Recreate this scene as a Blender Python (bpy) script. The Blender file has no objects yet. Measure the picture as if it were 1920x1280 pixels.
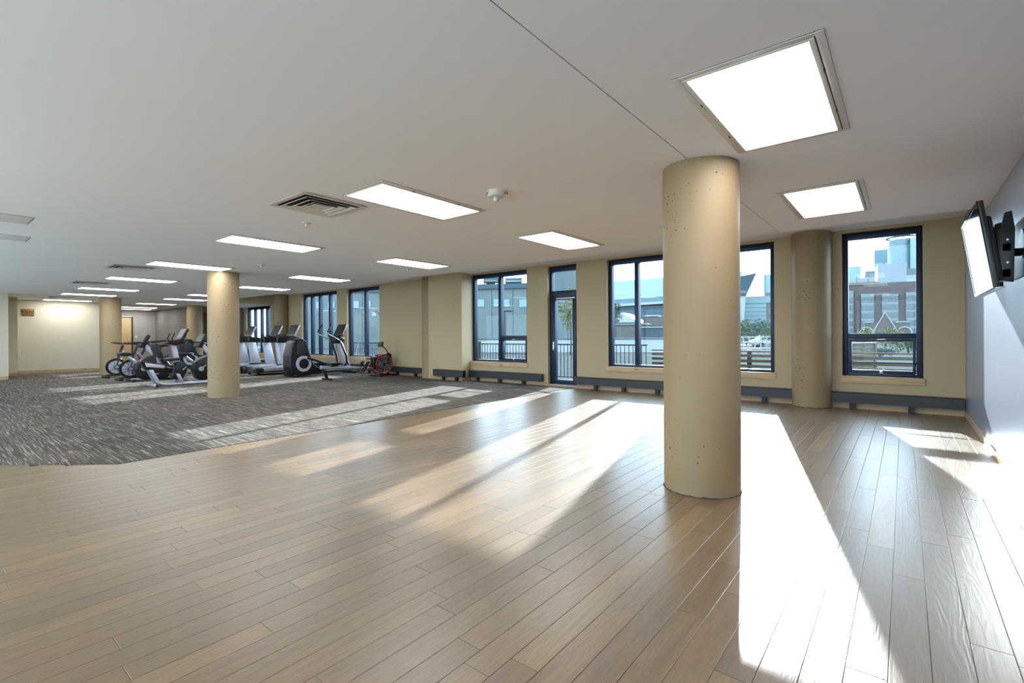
import bpy, bmesh, math, random
from mathutils import Vector, Matrix
from math import sin, cos, pi, radians as R

random.seed(7)
sc = bpy.context.scene
C = sc.collection

# ------------------------------------------------------------------ camera, sky, sun, exposure
CAMZ = 1.1513
YAW = R(38.8485)
cam = bpy.data.cameras.new('camera'); cam.sensor_width = 36.0; cam.lens = 36.0 * 912.86 / 1920.0
cam.shift_y = -11.65 / 1920.0; cam.clip_start = 0.05; cam.clip_end = 2000
co = bpy.data.objects.new('camera', cam); C.objects.link(co)
co.matrix_world = Matrix.Translation((0, 0, CAMZ)) @ (Matrix.Rotation(YAW, 4, 'Z') @ Matrix.Rotation(R(90), 4, 'X') @ Matrix.Rotation(R(-0.348), 4, 'Z'))
sc.camera = co

w = bpy.data.worlds.new('sky'); sc.world = w; w.use_nodes = True
bg = w.node_tree.nodes['Background']
bg.inputs[0].default_value = (0.68, 0.845, 1.0, 1); bg.inputs[1].default_value = 8.5

sun = bpy.data.lights.new('sun', 'SUN'); sun.energy = 20.5; sun.angle = R(0.7); sun.color = (0.95, 0.98, 1.0)
so = bpy.data.objects.new('sun', sun); C.objects.link(so)
SAZ, SEL = R(13.6), R(19.0)
so.rotation_euler = Vector((sin(SAZ) * cos(SEL), -cos(SAZ) * cos(SEL), -sin(SEL))).to_track_quat('-Z', 'Y').to_euler()
so.location = (-12, 45, 18)

vs = sc.view_settings
vs.view_transform = 'Standard'; vs.look = 'None'; vs.exposure = 0.1; vs.gamma = 1.0; vs.use_curve_mapping = False
cy = sc.cycles
cy.max_bounces = 9; cy.diffuse_bounces = 5; cy.glossy_bounces = 4; cy.transparent_max_bounces = 24
cy.caustics_reflective = False; cy.caustics_refractive = False; cy.sample_clamp_indirect = 8.0
cy.use_denoising = True

LAMP = 16.0          # radiance of the ceiling light diffusers

# ------------------------------------------------------------------ materials
def srgb(r, g, b):
    f = lambda c: (c / 255 / 12.92) if c <= 10.3 else ((c / 255 + 0.055) / 1.055) ** 2.4
    return (f(r), f(g), f(b), 1)

def mat(name, col, rough=0.5, metal=0.0, spec=0.5, emit=None, coat=0.0):
    m = bpy.data.materials.new(name); m.use_nodes = True
    b = m.node_tree.nodes['Principled BSDF']
    b.inputs['Base Color'].default_value = col
    b.inputs['Roughness'].default_value = rough; b.inputs['Metallic'].default_value = metal
    b.inputs['Specular IOR Level'].default_value = spec; b.inputs['Coat Weight'].default_value = coat
    if emit:
        b.inputs['Emission Color'].default_value = emit[0]; b.inputs['Emission Strength'].default_value = emit[1]
    return m

class NT:
    """small node helper on a Principled material"""
    def __init__(self, m):
        self.t = m.node_tree; self.b = self.t.nodes['Principled BSDF']
    def n(self, typ, **kw):
        nd = self.t.nodes.new(typ)
        for k, v in kw.items():
            if k.startswith('i_'):
                key = k[2:]; key = int(key) if key.isdigit() else key
                nd.inputs[key].default_value = v
            else: setattr(nd, k, v)
        return nd
    def l(self, a, b): self.t.links.new(a, b)
    def ramp(self, src, stops):
        r = self.n('ShaderNodeValToRGB'); e = r.color_ramp.elements
        while len(e) < len(stops): e.new(0.5)
        for el, (p, c) in zip(e, stops): el.position = p; el.color = c
        self.l(src, r.inputs[0]); return r.outputs[0]
    def math(self, op, a, b=None):
        nd = self.n('ShaderNodeMath', operation=op)
        for i, v in enumerate((a, b)):
            if v is None: continue
            if isinstance(v, (int, float)): nd.inputs[i].default_value = v
            else: self.l(v, nd.inputs[i])
        return nd.outputs[0]
    def mix(self, fac, a, b, blend='MIX'):
        nd = self.n('ShaderNodeMix', data_type='RGBA', blend_type=blend)
        for i, v in ((0, fac), (6, a), (7, b)):
            if isinstance(v, (int, float, tuple)): nd.inputs[i].default_value = v
            else: self.l(v, nd.inputs[i])
        return nd.outputs[2]
    def bump(self, h, strength=0.2, dist=0.01):
        nd = self.n('ShaderNodeBump', i_Strength=strength, i_Distance=dist)
        self.l(h, nd.inputs['Height']); self.l(nd.outputs[0], self.b.inputs['Normal'])

def noisy(name, col, rough=0.6, amt=0.06, scale=3.0, bump=0.0, spec=0.4):
    """paint / plaster / cloth with faint tone variation and fine relief"""
    m = mat(name, col, rough, spec=spec); k = NT(m)
    g = k.n('ShaderNodeNewGeometry')
    nz = k.n('ShaderNodeTexNoise', i_Scale=scale, i_Detail=4.0); k.l(g.outputs['Position'], nz.inputs['Vector'])
    lo = tuple(c * (1 - amt) for c in col[:3]) + (1,); hi = tuple(min(1, c * (1 + amt)) for c in col[:3]) + (1,)
    k.l(k.ramp(nz.outputs[0], [(0.3, lo), (0.7, hi)]), k.b.inputs['Base Color'])
    if bump:
        n2 = k.n('ShaderNodeTexNoise', i_Scale=180.0, i_Detail=2.0); k.l(g.outputs['Position'], n2.inputs['Vector'])
        k.bump(n2.outputs[0], bump, 0.002)
    return m

M = {}
M['ceiling'] = noisy('ceiling_paint', srgb(244, 242, 241), 0.85, 0.015, 0.6, 0.08, 0.2)
M['ceiling2'] = noisy('ceiling_paint_white', srgb(243, 243, 244), 0.85, 0.015, 0.6, 0.08, 0.2)
M['wall_tan'] = noisy('wall_paint_tan', srgb(188, 168, 134), 0.6, 0.02, 1.2, 0.1)
M['wall_beige'] = noisy('wall_paint_beige', srgb(204, 196, 174), 0.6, 0.02, 1.2, 0.1)
M['wall_grey'] = noisy('wall_paint_grey', srgb(128, 136, 154), 0.34, 0.03, 2.5, 0.1, 0.8)
_w = M['wall_grey'].node_tree.nodes['Principled BSDF']; _w.inputs['Coat Weight'].default_value = 0.6; _w.inputs['Coat Roughness'].default_value = 0.33
M['wall_taupe'] = noisy('wall_paint_taupe', srgb(164, 157, 150), 0.6, 0.02, 1.2, 0.1)
M['wall_dark'] = noisy('wall_paint_dark_taupe', srgb(126, 120, 112), 0.6, 0.02, 1.2, 0.1)
M['joint'] = mat('joint_dark', srgb(60, 56, 52), 0.9)  # dark grey for joints, grout and gaps
M['frame'] = mat('window_frame_anodised', srgb(27, 42, 66), 0.42, 0.35, 0.5)  # blue of the sky light on the frames is put into this colour
M['frame_black'] = mat('window_gasket_black', srgb(10, 11, 13), 0.5)
M['steel'] = mat('brushed_steel', srgb(200, 202, 206), 0.28, 1.0)
M['radiator'] = mat('radiator_enamel', srgb(52, 53, 56), 0.45, 0.2)
M['radiator_dark'] = mat('radiator_bracket', srgb(20, 24, 32), 0.5)
M['black_gloss'] = mat('black_gloss', srgb(8, 8, 10), 0.06, 0.0, 0.6)
M['black'] = mat('black_plastic', srgb(20, 20, 23), 0.35)
M['black_matt'] = mat('black_rubber', srgb(16, 16, 17), 0.75)
M['graphite'] = mat('graphite_plastic', srgb(56, 57, 62), 0.42)
M['silver'] = mat('silver_paint', srgb(178, 180, 190), 0.32, 0.55)
M['silver_lt'] = mat('silver_light_paint', srgb(200, 202, 214), 0.35, 0.25)
M['red'] = mat('red_paint', srgb(168, 22, 24), 0.35)
M['screen_grey'] = mat('dark_display', srgb(52, 50, 48), 0.38, 0.0, 0.6)
M['vinyl'] = mat('black_vinyl', srgb(26, 26, 26), 0.45)
M['white_plastic'] = mat('white_plastic', srgb(214, 210, 200), 0.4)
M['white_enamel'] = mat('white_enamel', srgb(216, 210, 202), 0.35)
M['vent_dark'] = mat('duct_dark', srgb(38, 36, 34), 0.7)
M['red_ink'] = mat('red_ink', srgb(176, 40, 30), 0.6)
M['brown_ink'] = mat('brown_ink', srgb(64, 40, 6), 0.6)
M['brass'] = mat('brass_plate', srgb(142, 108, 46), 0.5, 0.2)
M['door_wood'] = noisy('door_maple', srgb(198, 172, 126), 0.45, 0.05, 6)
M['door_frame'] = mat('door_frame_brown', srgb(62, 48, 36), 0.45)
M['dark_door'] = noisy('dark_walnut_door', srgb(66, 46, 24), 0.45, 0.1, 6)

def mat_diffuser():
    m = mat('light_diffuser', (1, 1, 1, 1), 0.6); k = NT(m)
    tc = k.n('ShaderNodeTexCoord'); sp = k.n('ShaderNodeSeparateXYZ'); k.l(tc.outputs['Object'], sp.inputs[0])
    # two lamp tubes behind an opal sheet: brighter over the tubes
    a = k.math('ABSOLUTE', sp.outputs[0]); a = k.math('SUBTRACT', a, 0.13); a = k.math('ABSOLUTE', a)
    a = k.math('MULTIPLY', a, 3.0); a = k.math('SUBTRACT', 1.08, a)
    k.l(k.math('MULTIPLY', a, LAMP), k.b.inputs['Emission Strength'])
    k.b.inputs['Emission Color'].default_value = (0.94, 0.975, 1.0, 1)
    return m
M['diffuser'] = mat_diffuser()

def mat_glass(name, tint, ior=1.17):
    m = bpy.data.materials.new(name); m.use_nodes = True; t = m.node_tree; t.nodes.clear()
    out = t.nodes.new('ShaderNodeOutputMaterial'); mx = t.nodes.new('ShaderNodeMixShader')
    tr = t.nodes.new('ShaderNodeBsdfTransparent'); gl = t.nodes.new('ShaderNodeBsdfGlossy')
    fr = t.nodes.new('ShaderNodeFresnel'); ge = t.nodes.new('ShaderNodeNewGeometry'); mr = t.nodes.new('ShaderNodeMapRange')
    mr.inputs['To Min'].default_value = ior; mr.inputs['To Max'].default_value = 1 / ior
    tr.inputs[0].default_value = tint; gl.inputs['Roughness'].default_value = 0.0
    L = t.links.new
    L(ge.outputs['Backfacing'], mr.inputs['Value']); L(mr.outputs[0], fr.inputs[0]); L(fr.outputs[0], mx.inputs[0])
    L(tr.outputs[0], mx.inputs[1]); L(gl.outputs[0], mx.inputs[2]); L(mx.outputs[0], out.inputs[0])
    return m
M['glass'] = mat_glass('window_glass', (0.90, 0.945, 0.955, 1))

def mat_wood_floor():
    m = mat('oak_plank', srgb(180, 150, 120), 0.3, spec=0.5); k = NT(m)
    g = k.n('ShaderNodeNewGeometry'); oi = k.n('ShaderNodeObjectInfo')
    rnd = k.math('FRACT', k.math('ADD', oi.outputs['Random'], g.outputs['Random Per Island']))
    off = k.n('ShaderNodeCombineXYZ'); k.l(k.math('MULTIPLY', rnd, 37.0), off.inputs[0]); k.l(k.math('MULTIPLY', rnd, 91.0), off.inputs[1]); k.l(k.math('MULTIPLY', rnd, 13.0), off.inputs[2])
    v = k.n('ShaderNodeVectorMath', operation='ADD'); k.l(g.outputs['Position'], v.inputs[0]); k.l(off.outputs[0], v.inputs[1])
    # cathedral grain: contour lines of a long stretched noise
    s1 = k.n('ShaderNodeVectorMath', operation='MULTIPLY'); s1.inputs[1].default_value = (9.0, 1.15, 1.0); k.l(v.outputs[0], s1.inputs[0])
    n1 = k.n('ShaderNodeTexNoise', i_Scale=1.0, i_Detail=2.0, i_Roughness=0.45); k.l(s1.outputs[0], n1.inputs['Vector'])
    rings = k.math('SINE', k.math('MULTIPLY', n1.outputs[0], 95.0))
    rings01 = k.math('MULTIPLY_ADD', rings, 0.5); rings01.node.inputs[2].default_value = 0.5
    # pores
    s2 = k.n('ShaderNodeVectorMath', operation='MULTIPLY'); s2.inputs[1].default_value = (260.0, 9.0, 1.0); k.l(v.outputs[0], s2.inputs[0])
    n2 = k.n('ShaderNodeTexNoise', i_Scale=1.0, i_Detail=3.0, i_Roughness=0.6); k.l(s2.outputs[0], n2.inputs['Vector'])
    s3 = k.n('ShaderNodeVectorMath', operation='MULTIPLY'); s3.inputs[1].default_value = (26.0, 1.6, 1.0); k.l(v.outputs[0], s3.inputs[0])
    n3 = k.n('ShaderNodeTexNoise', i_Scale=1.0, i_Detail=3.0); k.l(s3.outputs[0], n3.inputs['Vector'])
    base = k.ramp(rnd, [(0.0, srgb(106, 85, 61)), (0.2, srgb(128, 103, 72)), (0.4, srgb(118, 95, 68)), (0.62, srgb(133, 107, 76)), (0.8, srgb(112, 91, 66)), (1.0, srgb(143, 116, 80))])
    c = k.mix(k.math('MULTIPLY', rings01, 0.20), base, srgb(92, 70, 51), 'MIX')
    c = k.mix(k.ramp(n2.outputs[0], [(0.36, (0.35, 0.35, 0.35, 1)), (0.52, (0, 0, 0, 1))]), c, srgb(84, 65, 48), 'MIX')
    c = k.mix(k.ramp(n3.outputs[0], [(0.3, (0.5, 0.5, 0.5, 1)), (0.5, (0, 0, 0, 1))]), c, srgb(98, 79, 62), 'MIX')
    # knots
    s4 = k.n('ShaderNodeVectorMath', operation='MULTIPLY'); s4.inputs[1].default_value = (7.0, 2.2, 1.0); k.l(v.outputs[0], s4.inputs[0])
    vo = k.n('ShaderNodeTexVoronoi', i_Scale=1.0); k.l(s4.outputs[0], vo.inputs['Vector'])
    c = k.mix(k.ramp(vo.outputs['Distance'], [(0.03, (0.85, 0.85, 0.85, 1)), (0.075, (0, 0, 0, 1))]), c, srgb(70, 54, 42), 'MIX')
    k.l(c, k.b.inputs['Base Color'])
    h = k.math('ADD', k.math('MULTIPLY', rings01, 0.55), k.math('MULTIPLY', n2.outputs[0], 0.8))
    k.bump(h, 0.42, 0.0014)
    k.l(k.math('MULTIPLY_ADD', n3.outputs[0], 0.12), k.b.inputs['Roughness']); k.b.inputs['Roughness'].links[0].from_node.inputs[2].default_value = 0.31
    return m
M['oak'] = mat_wood_floor(); _b = M['oak'].node_tree.nodes['Principled BSDF']; _b.inputs['Coat Weight'].default_value = 0.35; _b.inputs['Coat Roughness'].default_value = 0.30; _b.inputs['Coat IOR'].default_value = 1.5

def mat_carpet():
    m = mat('striped_carpet', srgb(110, 102, 94), 0.95, spec=0.1); k = NT(m)
    g = k.n('ShaderNodeNewGeometry'); oi = k.n('ShaderNodeObjectInfo')
    rnd = k.math('FRACT', k.math('ADD', oi.outputs['Random'], g.outputs['Random Per Island']))
    off = k.n('ShaderNodeCombineXYZ'); k.l(k.math('MULTIPLY', rnd, 37.0), off.inputs[0]); k.l(k.math('MULTIPLY', rnd, 91.0), off.inputs[1])
    v = k.n('ShaderNodeVectorMath', operation='ADD'); k.l(g.outputs['Position'], v.inputs[0]); k.l(off.outputs[0], v.inputs[1])
    s1 = k.n('ShaderNodeVectorMath', operation='MULTIPLY'); s1.inputs[1].default_value = (1.5, 78.0, 1.0); k.l(v.outputs[0], s1.inputs[0])
    n1 = k.n('ShaderNodeTexNoise', i_Scale=1.0, i_Detail=2.0, i_Roughness=0.7); k.l(s1.outputs[0], n1.inputs['Vector'])
    c = k.ramp(n1.outputs[0], [(0.36, srgb(54, 48, 43)), (0.47, srgb(86, 79, 73)), (0.55, srgb(102, 94, 86)), (0.63, srgb(196, 186, 172))])
    c = k.mix(0.45, c, k.ramp(rnd, [(0.0, srgb(76, 69, 63)), (0.35, srgb(96, 89, 81)), (0.7, srgb(86, 81, 77)), (1.0, srgb(112, 98, 86))]), 'MIX')
    k.l(c, k.b.inputs['Base Color'])
    n2 = k.n('ShaderNodeTexNoise', i_Scale=420.0, i_Detail=2.0); k.l(g.outputs['Position'], n2.inputs['Vector'])
    k.bump(k.math('ADD', n1.outputs[0], n2.outputs[0]), 0.5, 0.004)
    return m
M['carpet'] = mat_carpet()

def mat_column():
    m = mat('painted_concrete', srgb(206, 192, 160), 0.55, spec=0.35); k = NT(m)
    g = k.n('ShaderNodeNewGeometry')
    vo = k.n('ShaderNodeTexVoronoi', i_Scale=25.0, i_Randomness=1.0); k.l(g.outputs['Position'], vo.inputs['Vector'])
    nz = k.n('ShaderNodeTexNoise', i_Scale=2.6, i_Detail=2.0); k.l(g.outputs['Position'], nz.inputs['Vector'])
    rad = k.math('MULTIPLY', k.math('SUBTRACT', nz.outputs[0], 0.445), 0.95)
    d = k.math('LESS_THAN', vo.outputs['Distance'], rad)
    n3 = k.n('ShaderNodeTexNoise', i_Scale=1.3, i_Detail=5.0); k.l(g.outputs['Position'], n3.inputs['Vector'])
    base = k.ramp(n3.outputs[0], [(0.3, srgb(149, 127, 95)), (0.7, srgb(160, 139, 107))])
    k.l(k.mix(k.math('MULTIPLY', d, 0.85), base, srgb(66, 56, 42), 'MIX'), k.b.inputs['Base Color'])
    n2 = k.n('ShaderNodeTexNoise', i_Scale=60.0, i_Detail=3.0); k.l(g.outputs['Position'], n2.inputs['Vector'])
    k.bump(k.math('SUBTRACT', k.math('MULTIPLY', n2.outputs[0], 0.2), d), 0.35, 0.003)
    return m
M['column'] = mat_column()

def mat_pine(name, a, b):
    m = mat(name, a, 0.45); k = NT(m); g = k.n('ShaderNodeNewGeometry')
    s = k.n('ShaderNodeVectorMath', operation='MULTIPLY'); s.inputs[1].default_value = (2.0, 2.0, 40.0); k.l(g.outputs['Position'], s.inputs[0])
    n1 = k.n('ShaderNodeTexNoise', i_Scale=1.0, i_Detail=4.0); k.l(s.outputs[0], n1.inputs['Vector'])
    c = k.ramp(n1.outputs[0], [(0.3, b), (0.6, a)])
    s4 = k.n('ShaderNodeVectorMath', operation='MULTIPLY'); s4.inputs[1].default_value = (2.2, 2.2, 6.0); k.l(g.outputs['Position'], s4.inputs[0])
    vo = k.n('ShaderNodeTexVoronoi', i_Scale=1.0); k.l(s4.outputs[0], vo.inputs['Vector'])
    k.l(k.mix(k.ramp(vo.outputs['Distance'], [(0.05, (0.8, 0.8, 0.8, 1)), (0.16, (0, 0, 0, 1))]), c, srgb(112, 76, 44), 'MIX'), k.b.inputs['Base Color'])
    return m
M['sill'] = mat_pine('pine_sill', srgb(206, 178, 138), srgb(184, 152, 112))
M['baseboard'] = mat_pine('baseboard_wood', srgb(186, 158, 122), srgb(166, 138, 104))

# ------------------------------------------------------------------ mesh helpers
class B:
    def __init__(s): s.bm = bmesh.new()
    def _bev(s, fs, bev, seg=2):
        if bev > 0:
            ed = list({e for f in fs for e in f.edges})
            bmesh.ops.bevel(s.bm, geom=ed, offset=bev, segments=seg, affect='EDGES', profile=0.5)
    def prism(s, poly, axis, a0, a1, bev=0, seg=2):
        def P(p, a): return {'x': (a, p[0], p[1]), 'y': (p[0], a, p[1]), 'z': (p[0], p[1], a)}[axis]
        v0 = [s.bm.verts.new(P(p, a0)) for p in poly]; v1 = [s.bm.verts.new(P(p, a1)) for p in poly]
        n = len(poly); fs = [s.bm.faces.new(v0), s.bm.faces.new(v1[::-1])]
        for i in range(n): fs.append(s.bm.faces.new((v0[i], v1[i], v1[(i + 1) % n], v0[(i + 1) % n])))
        bmesh.ops.recalc_face_normals(s.bm, faces=fs); s._bev(fs, bev, seg); return s
    def box(s, x0, x1, y0, y1, z0, z1, bev=0, seg=2):
        return s.prism([(x0, y0), (x1, y0), (x1, y1), (x0, y1)], 'z', z0, z1, bev, seg)
    def hull(s, a, b, bev=0):      # loft between two 4-point loops
        v0 = [s.bm.verts.new(p) for p in a]; v1 = [s.bm.verts.new(p) for p in b]; n = len(a)
        fs = [s.bm.faces.new(v0), s.bm.faces.new(v1[::-1])] + [s.bm.faces.new((v0[i], v1[i], v1[(i + 1) % n], v0[(i + 1) % n])) for i in range(n)]
        bmesh.ops.recalc_face_normals(s.bm, faces=fs); s._bev(fs, bev); return s
    def cyl(s, p0, p1, r0, r1=None, seg=14):
        return s.tube([p0, p1], r0, seg, r1)
    def tube(s, pts, r, seg=8, r1=None, closed=False):
        pts = [Vector(p) for p in pts]; n = len(pts); rings = []; up = None
        for i, p in enumerate(pts):
            if closed: t = (pts[(i + 1) % n] - pts[i - 1])
            else: t = (pts[min(i + 1, n - 1)] - pts[max(i - 1, 0)])
            t.normalize()
            if up is None: up = Vector((0, 0, 1)) if abs(t.z) < 0.9 else Vector((1, 0, 0))
            a = t.cross(up); a.normalize(); b = a.cross(t); b.normalize(); up = b
            rr = r if r1 is None else r + (r1 - r) * i / (n - 1)
            rings.append([s.bm.verts.new(p + a * (rr * cos(2 * pi * k / seg)) + b * (rr * sin(2 * pi * k / seg))) for k in range(seg)])
        fs = []
        for i in range(n if closed else n - 1):
            q, u = rings[i], rings[(i + 1) % n]
            for k in range(seg): fs.append(s.bm.faces.new((q[k], q[(k + 1) % seg], u[(k + 1) % seg], u[k])))
        if not closed: fs += [s.bm.faces.new(rings[0][::-1]), s.bm.faces.new(rings[-1])]
        bmesh.ops.recalc_face_normals(s.bm, faces=fs); return s
    def lathe(s, prof, c=(0, 0, 0), axis='z', seg=24):   # profile (radius, height)
        def P(r, h, a):
            u, v = r * cos(a), r * sin(a)
            return {'z': (c[0] + u, c[1] + v, c[2] + h), 'x': (c[0] + h, c[1] + u, c[2] + v), 'y': (c[0] + u, c[1] + h, c[2] + v)}[axis]
        rings = []
        for r, h in prof:
            rings.append([s.bm.verts.new(P(max(r, 1e-5), h, 2 * pi * k / seg)) for k in range(seg)])
        fs = []
        for q, u in zip(rings, rings[1:]):
            for k in range(seg): fs.append(s.bm.faces.new((q[k], q[(k + 1) % seg], u[(k + 1) % seg], u[k])))
        if prof[0] != prof[-1]: fs += [s.bm.faces.new(rings[0][::-1]), s.bm.faces.new(rings[-1])]
        bmesh.ops.remove_doubles(s.bm, verts=[v for g in rings for v in g], dist=1e-4)
        fs = [f for f in fs if f.is_valid]
        bmesh.ops.recalc_face_normals(s.bm, faces=fs); return s
    def ring(s, c, axis, ro, ri, th, seg=32):
        return s.lathe([(ri, -th / 2), (ro, -th / 2), (ro, th / 2), (ri, th / 2), (ri, -th / 2)], c, axis, seg)
    def xf(s, m): s.bm.transform(m); return s
    def mesh(s, name, m, smooth=True):
        me = bpy.data.meshes.new(name); s.bm.to_mesh(me); s.bm.free()
        me.materials.append(m)
        if smooth:
            for p in me.polygons: p.use_smooth = True
            me.set_sharp_from_angle(angle=R(35))
        return me
    def build(s, name, m, parent=None, loc=(0, 0, 0), rot=(0, 0, 0), smooth=True):
        return put(name, s.mesh(name, m, smooth), parent, loc, rot)

def put(name, me, parent=None, loc=(0, 0, 0), rot=(0, 0, 0)):
    o = bpy.data.objects.new(name, me); C.objects.link(o); o.parent = parent; o.location = loc; o.rotation_euler = rot
    return o
def empty(name, loc=(0, 0, 0), rotz=0.0):
    o = bpy.data.objects.new(name, None); C.objects.link(o); o.location = loc; o.rotation_euler = (0, 0, rotz); o.empty_display_size = 0.1
    return o
def tag(o, label=None, cat=None, group=None, kind=None):
    if label: o['label'] = label
    if cat: o['category'] = cat
    if group: o['group'] = group
    if kind: o['kind'] = kind
    return o
def thing(name, label, cat, loc=(0, 0, 0), rotz=0.0, group=None): return tag(empty(name, loc, rotz), label, cat, group)
def struct(o): o['kind'] = 'structure'; return o
def dup(root, loc, rotz, label):
    r = root.copy(); C.objects.link(r); r.location = loc; r.rotation_euler = (0, 0, rotz); r['label'] = label
    for ch in list(root.children):
        c = ch.copy(); C.objects.link(c); c.parent = r
        for g in list(ch.children):
            d = g.copy(); C.objects.link(d); d.parent = c
    return r
def text(name, body, size, m, parent, loc, rot):
    cu = bpy.data.curves.new(name, 'FONT'); cu.body = body; cu.size = size; cu.align_x = 'CENTER'; cu.align_y = 'CENTER'; cu.extrude = 0.0008
    cu.materials.append(m); o = bpy.data.objects.new(name, cu); C.objects.link(o)
    bpy.context.view_layer.update()
    me = bpy.data.meshes.new_from_object(o.evaluated_get(bpy.context.evaluated_depsgraph_get())); me.name = name
    bpy.data.objects.remove(o)
    return put(name, me, parent, loc, rot)
def clip(poly, n, d):        # keep n.p <= d
    out = []
    for i in range(len(poly)):
        p, q = poly[i], poly[(i + 1) % len(poly)]
        a, b = n[0] * p[0] + n[1] * p[1] - d, n[0] * q[0] + n[1] * q[1] - d
        if a <= 0: out.append(p)
        if (a < 0 < b) or (b < 0 < a): t = a / (a - b); out.append((p[0] + (q[0] - p[0]) * t, p[1] + (q[1] - p[1]) * t))
    return out
def area(p): return 0.5 * sum(p[i][0] * p[(i + 1) % len(p)][1] - p[(i + 1) % len(p)][0] * p[i][1] for i in range(len(p)))

# ------------------------------------------------------------------ room dimensions
CZ, CZ2 = 2.396, 2.742        # main ceiling, raised strip along the windows
XE = 0.651                    # east (right) wall
YN = 9.10                     # window wall, inner face
YS = -2.0
XC = -5.58                    # carpet / wood seam
EY = 6.743                    # edge of the dropped ceiling
XW = -18.95                   # joint to the western ceiling bay
DN = (-0.68, 0.83); DD = DN[0] * XC + DN[1] * 1.20      # diagonal end of the wood area: wood where n.p <= d

# ------------------------------------------------------------------ floor
fl = struct(B().box(-30, XE + 0.2, YS, 9.4, -0.16, -0.014).build('floor', M['oak'], smooth=False))
planks = []
PW = 0.1165
x = XE; row = 0
while x > -10.0:
    xr, xl = x, x - PW; x = xl; row += 1
    y = YS + random.random() * -1.2
    while y < YN:
        ln = random.choice([0.55, 0.8, 0.95, 1.1, 1.25, 1.4, 1.7, 2.0]); y1 = y + ln
        g = 0.0006
        poly = [(xl + g, max(y, YS) + g), (xr - g, max(y, YS) + g), (xr - g, min(y1, YN) - g), (xl + g, min(y1, YN) - g)]
        y = y1
        if poly[2][1] - poly[0][1] < 0.05: continue
        right = clip(poly, (-1, 0), -XC)                    # part with X >= XC
        left = clip(clip(poly, (1, 0), XC), DN, DD)         # part with X <= XC, on the wood side of the diagonal
        for q in (right, left):
            if len(q) >= 3 and area(q) > 0.004: planks.append(q)
def plank_geo(q, vs_, fs_, cx, cy_):
    n = len(q); k = len(vs_); mx = sum(p[0] for p in q) / n; my = sum(p[1] for p in q) / n
    for z, ins in ((-0.014, 0), (-0.0011, 0), (0.0, 0.0013)):
        for p in q:
            dx = -ins if p[0] > mx else ins; dy = -ins if p[1] > my else ins
            vs_.append((p[0] + dx - cx, p[1] + dy - cy_, z))
    for a in (0, n):
        for i in range(n):
            j = (i + 1) % n; fs_.append((k + a + i, k + a + j, k + a + n + j, k + a + n + i))
    fs_.append(tuple(k + 2 * n + i for i in range(n)))
def score(q):
    cx = sum(p[0] for p in q) / len(q); cy_ = sum(p[1] for p in q) / len(q)
    d = -cx * sin(YAW) + cy_ * cos(YAW); l = cx * cos(YAW) + cy_ * sin(YAW)
    if d < 1.2 or abs(l / d) > 1.2: return 0
    return area(q) / d ** 3
planks.sort(key=score, reverse=True)
vv, ff = [], []
for i, q in enumerate(planks):
    if i < 300:
        cx = sum(p[0] for p in q) / len(q); cy_ = sum(p[1] for p in q) / len(q)
        a, b = [], []; plank_geo(q, a, b, cx, cy_)
        me = bpy.data.meshes.new('plank'); me.from_pydata(a, [], b); me.materials.append(M['oak'])
        put('plank', me, fl, (cx, cy_, 0))
    else: plank_geo(q, vv, ff, 0, 0)
me = bpy.data.meshes.new('planks_far'); me.from_pydata(vv, [], ff); me.materials.append(M['oak'])
tag(put('far_planking', me, fl), kind='stuff')

cp = thing('carpet', 'grey brown striped carpet tiles covering the exercise end of the room', 'carpet')
tiles = []
TS = 0.5
for i in range(46):
    for j in range(-8, 19):
        x1 = XC - i * TS; x0 = x1 - TS; y0 = j * TS + 0.1; y1 = y0 + TS
        q = [(x0, max(y0, YS)), (x1, max(y0, YS)), (x1, min(y1, YN)), (x0, min(y1, YN))]
        if q[2][1] - q[0][1] < 0.03: continue
        q = clip(q, (-DN[0], -DN[1]), -DD)
        if len(q) >= 3 and area(q) > 0.002: tiles.append(q)
def tile_geo(q, vs_, fs_, cx, cy_):
    n = len(q); k = len(vs_); mx = sum(p[0] for p in q) / n; my = sum(p[1] for p in q) / n
    for z, ins in ((-0.012, 0.0008), (0.0035, 0.0008), (0.006, 0.004)):
        for p in q: vs_.append((p[0] + (-ins if p[0] > mx else ins) - cx, p[1] + (-ins if p[1] > my else ins) - cy_, z))
    for a in (0, n):
        for i in range(n):
            j = (i + 1) % n; fs_.append((k + a + i, k + a + j, k + a + n + j, k + a + n + i))
    fs_.append(tuple(k + 2 * n + i for i in range(n)))
tiles.sort(key=score, reverse=True)
vv, ff = [], []
for i, q in enumerate(tiles):
    if i < 290:
        cx = sum(p[0] for p in q) / len(q); cy_ = sum(p[1] for p in q) / len(q)
        a, b = [], []; tile_geo(q, a, b, cx, cy_)
        me = bpy.data.meshes.new('carpet_tile'); me.from_pydata(a, [], b); me.materials.append(M['carpet'])
        put('carpet_tile', me, cp, (cx, cy_, 0))
    else: tile_geo(q, vv, ff, 0, 0)
me = bpy.data.meshes.new('far_carpet'); me.from_pydata(vv, [], ff); me.materials.append(M['carpet'])
tag(put('far_carpet', me, cp), kind='stuff')

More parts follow.
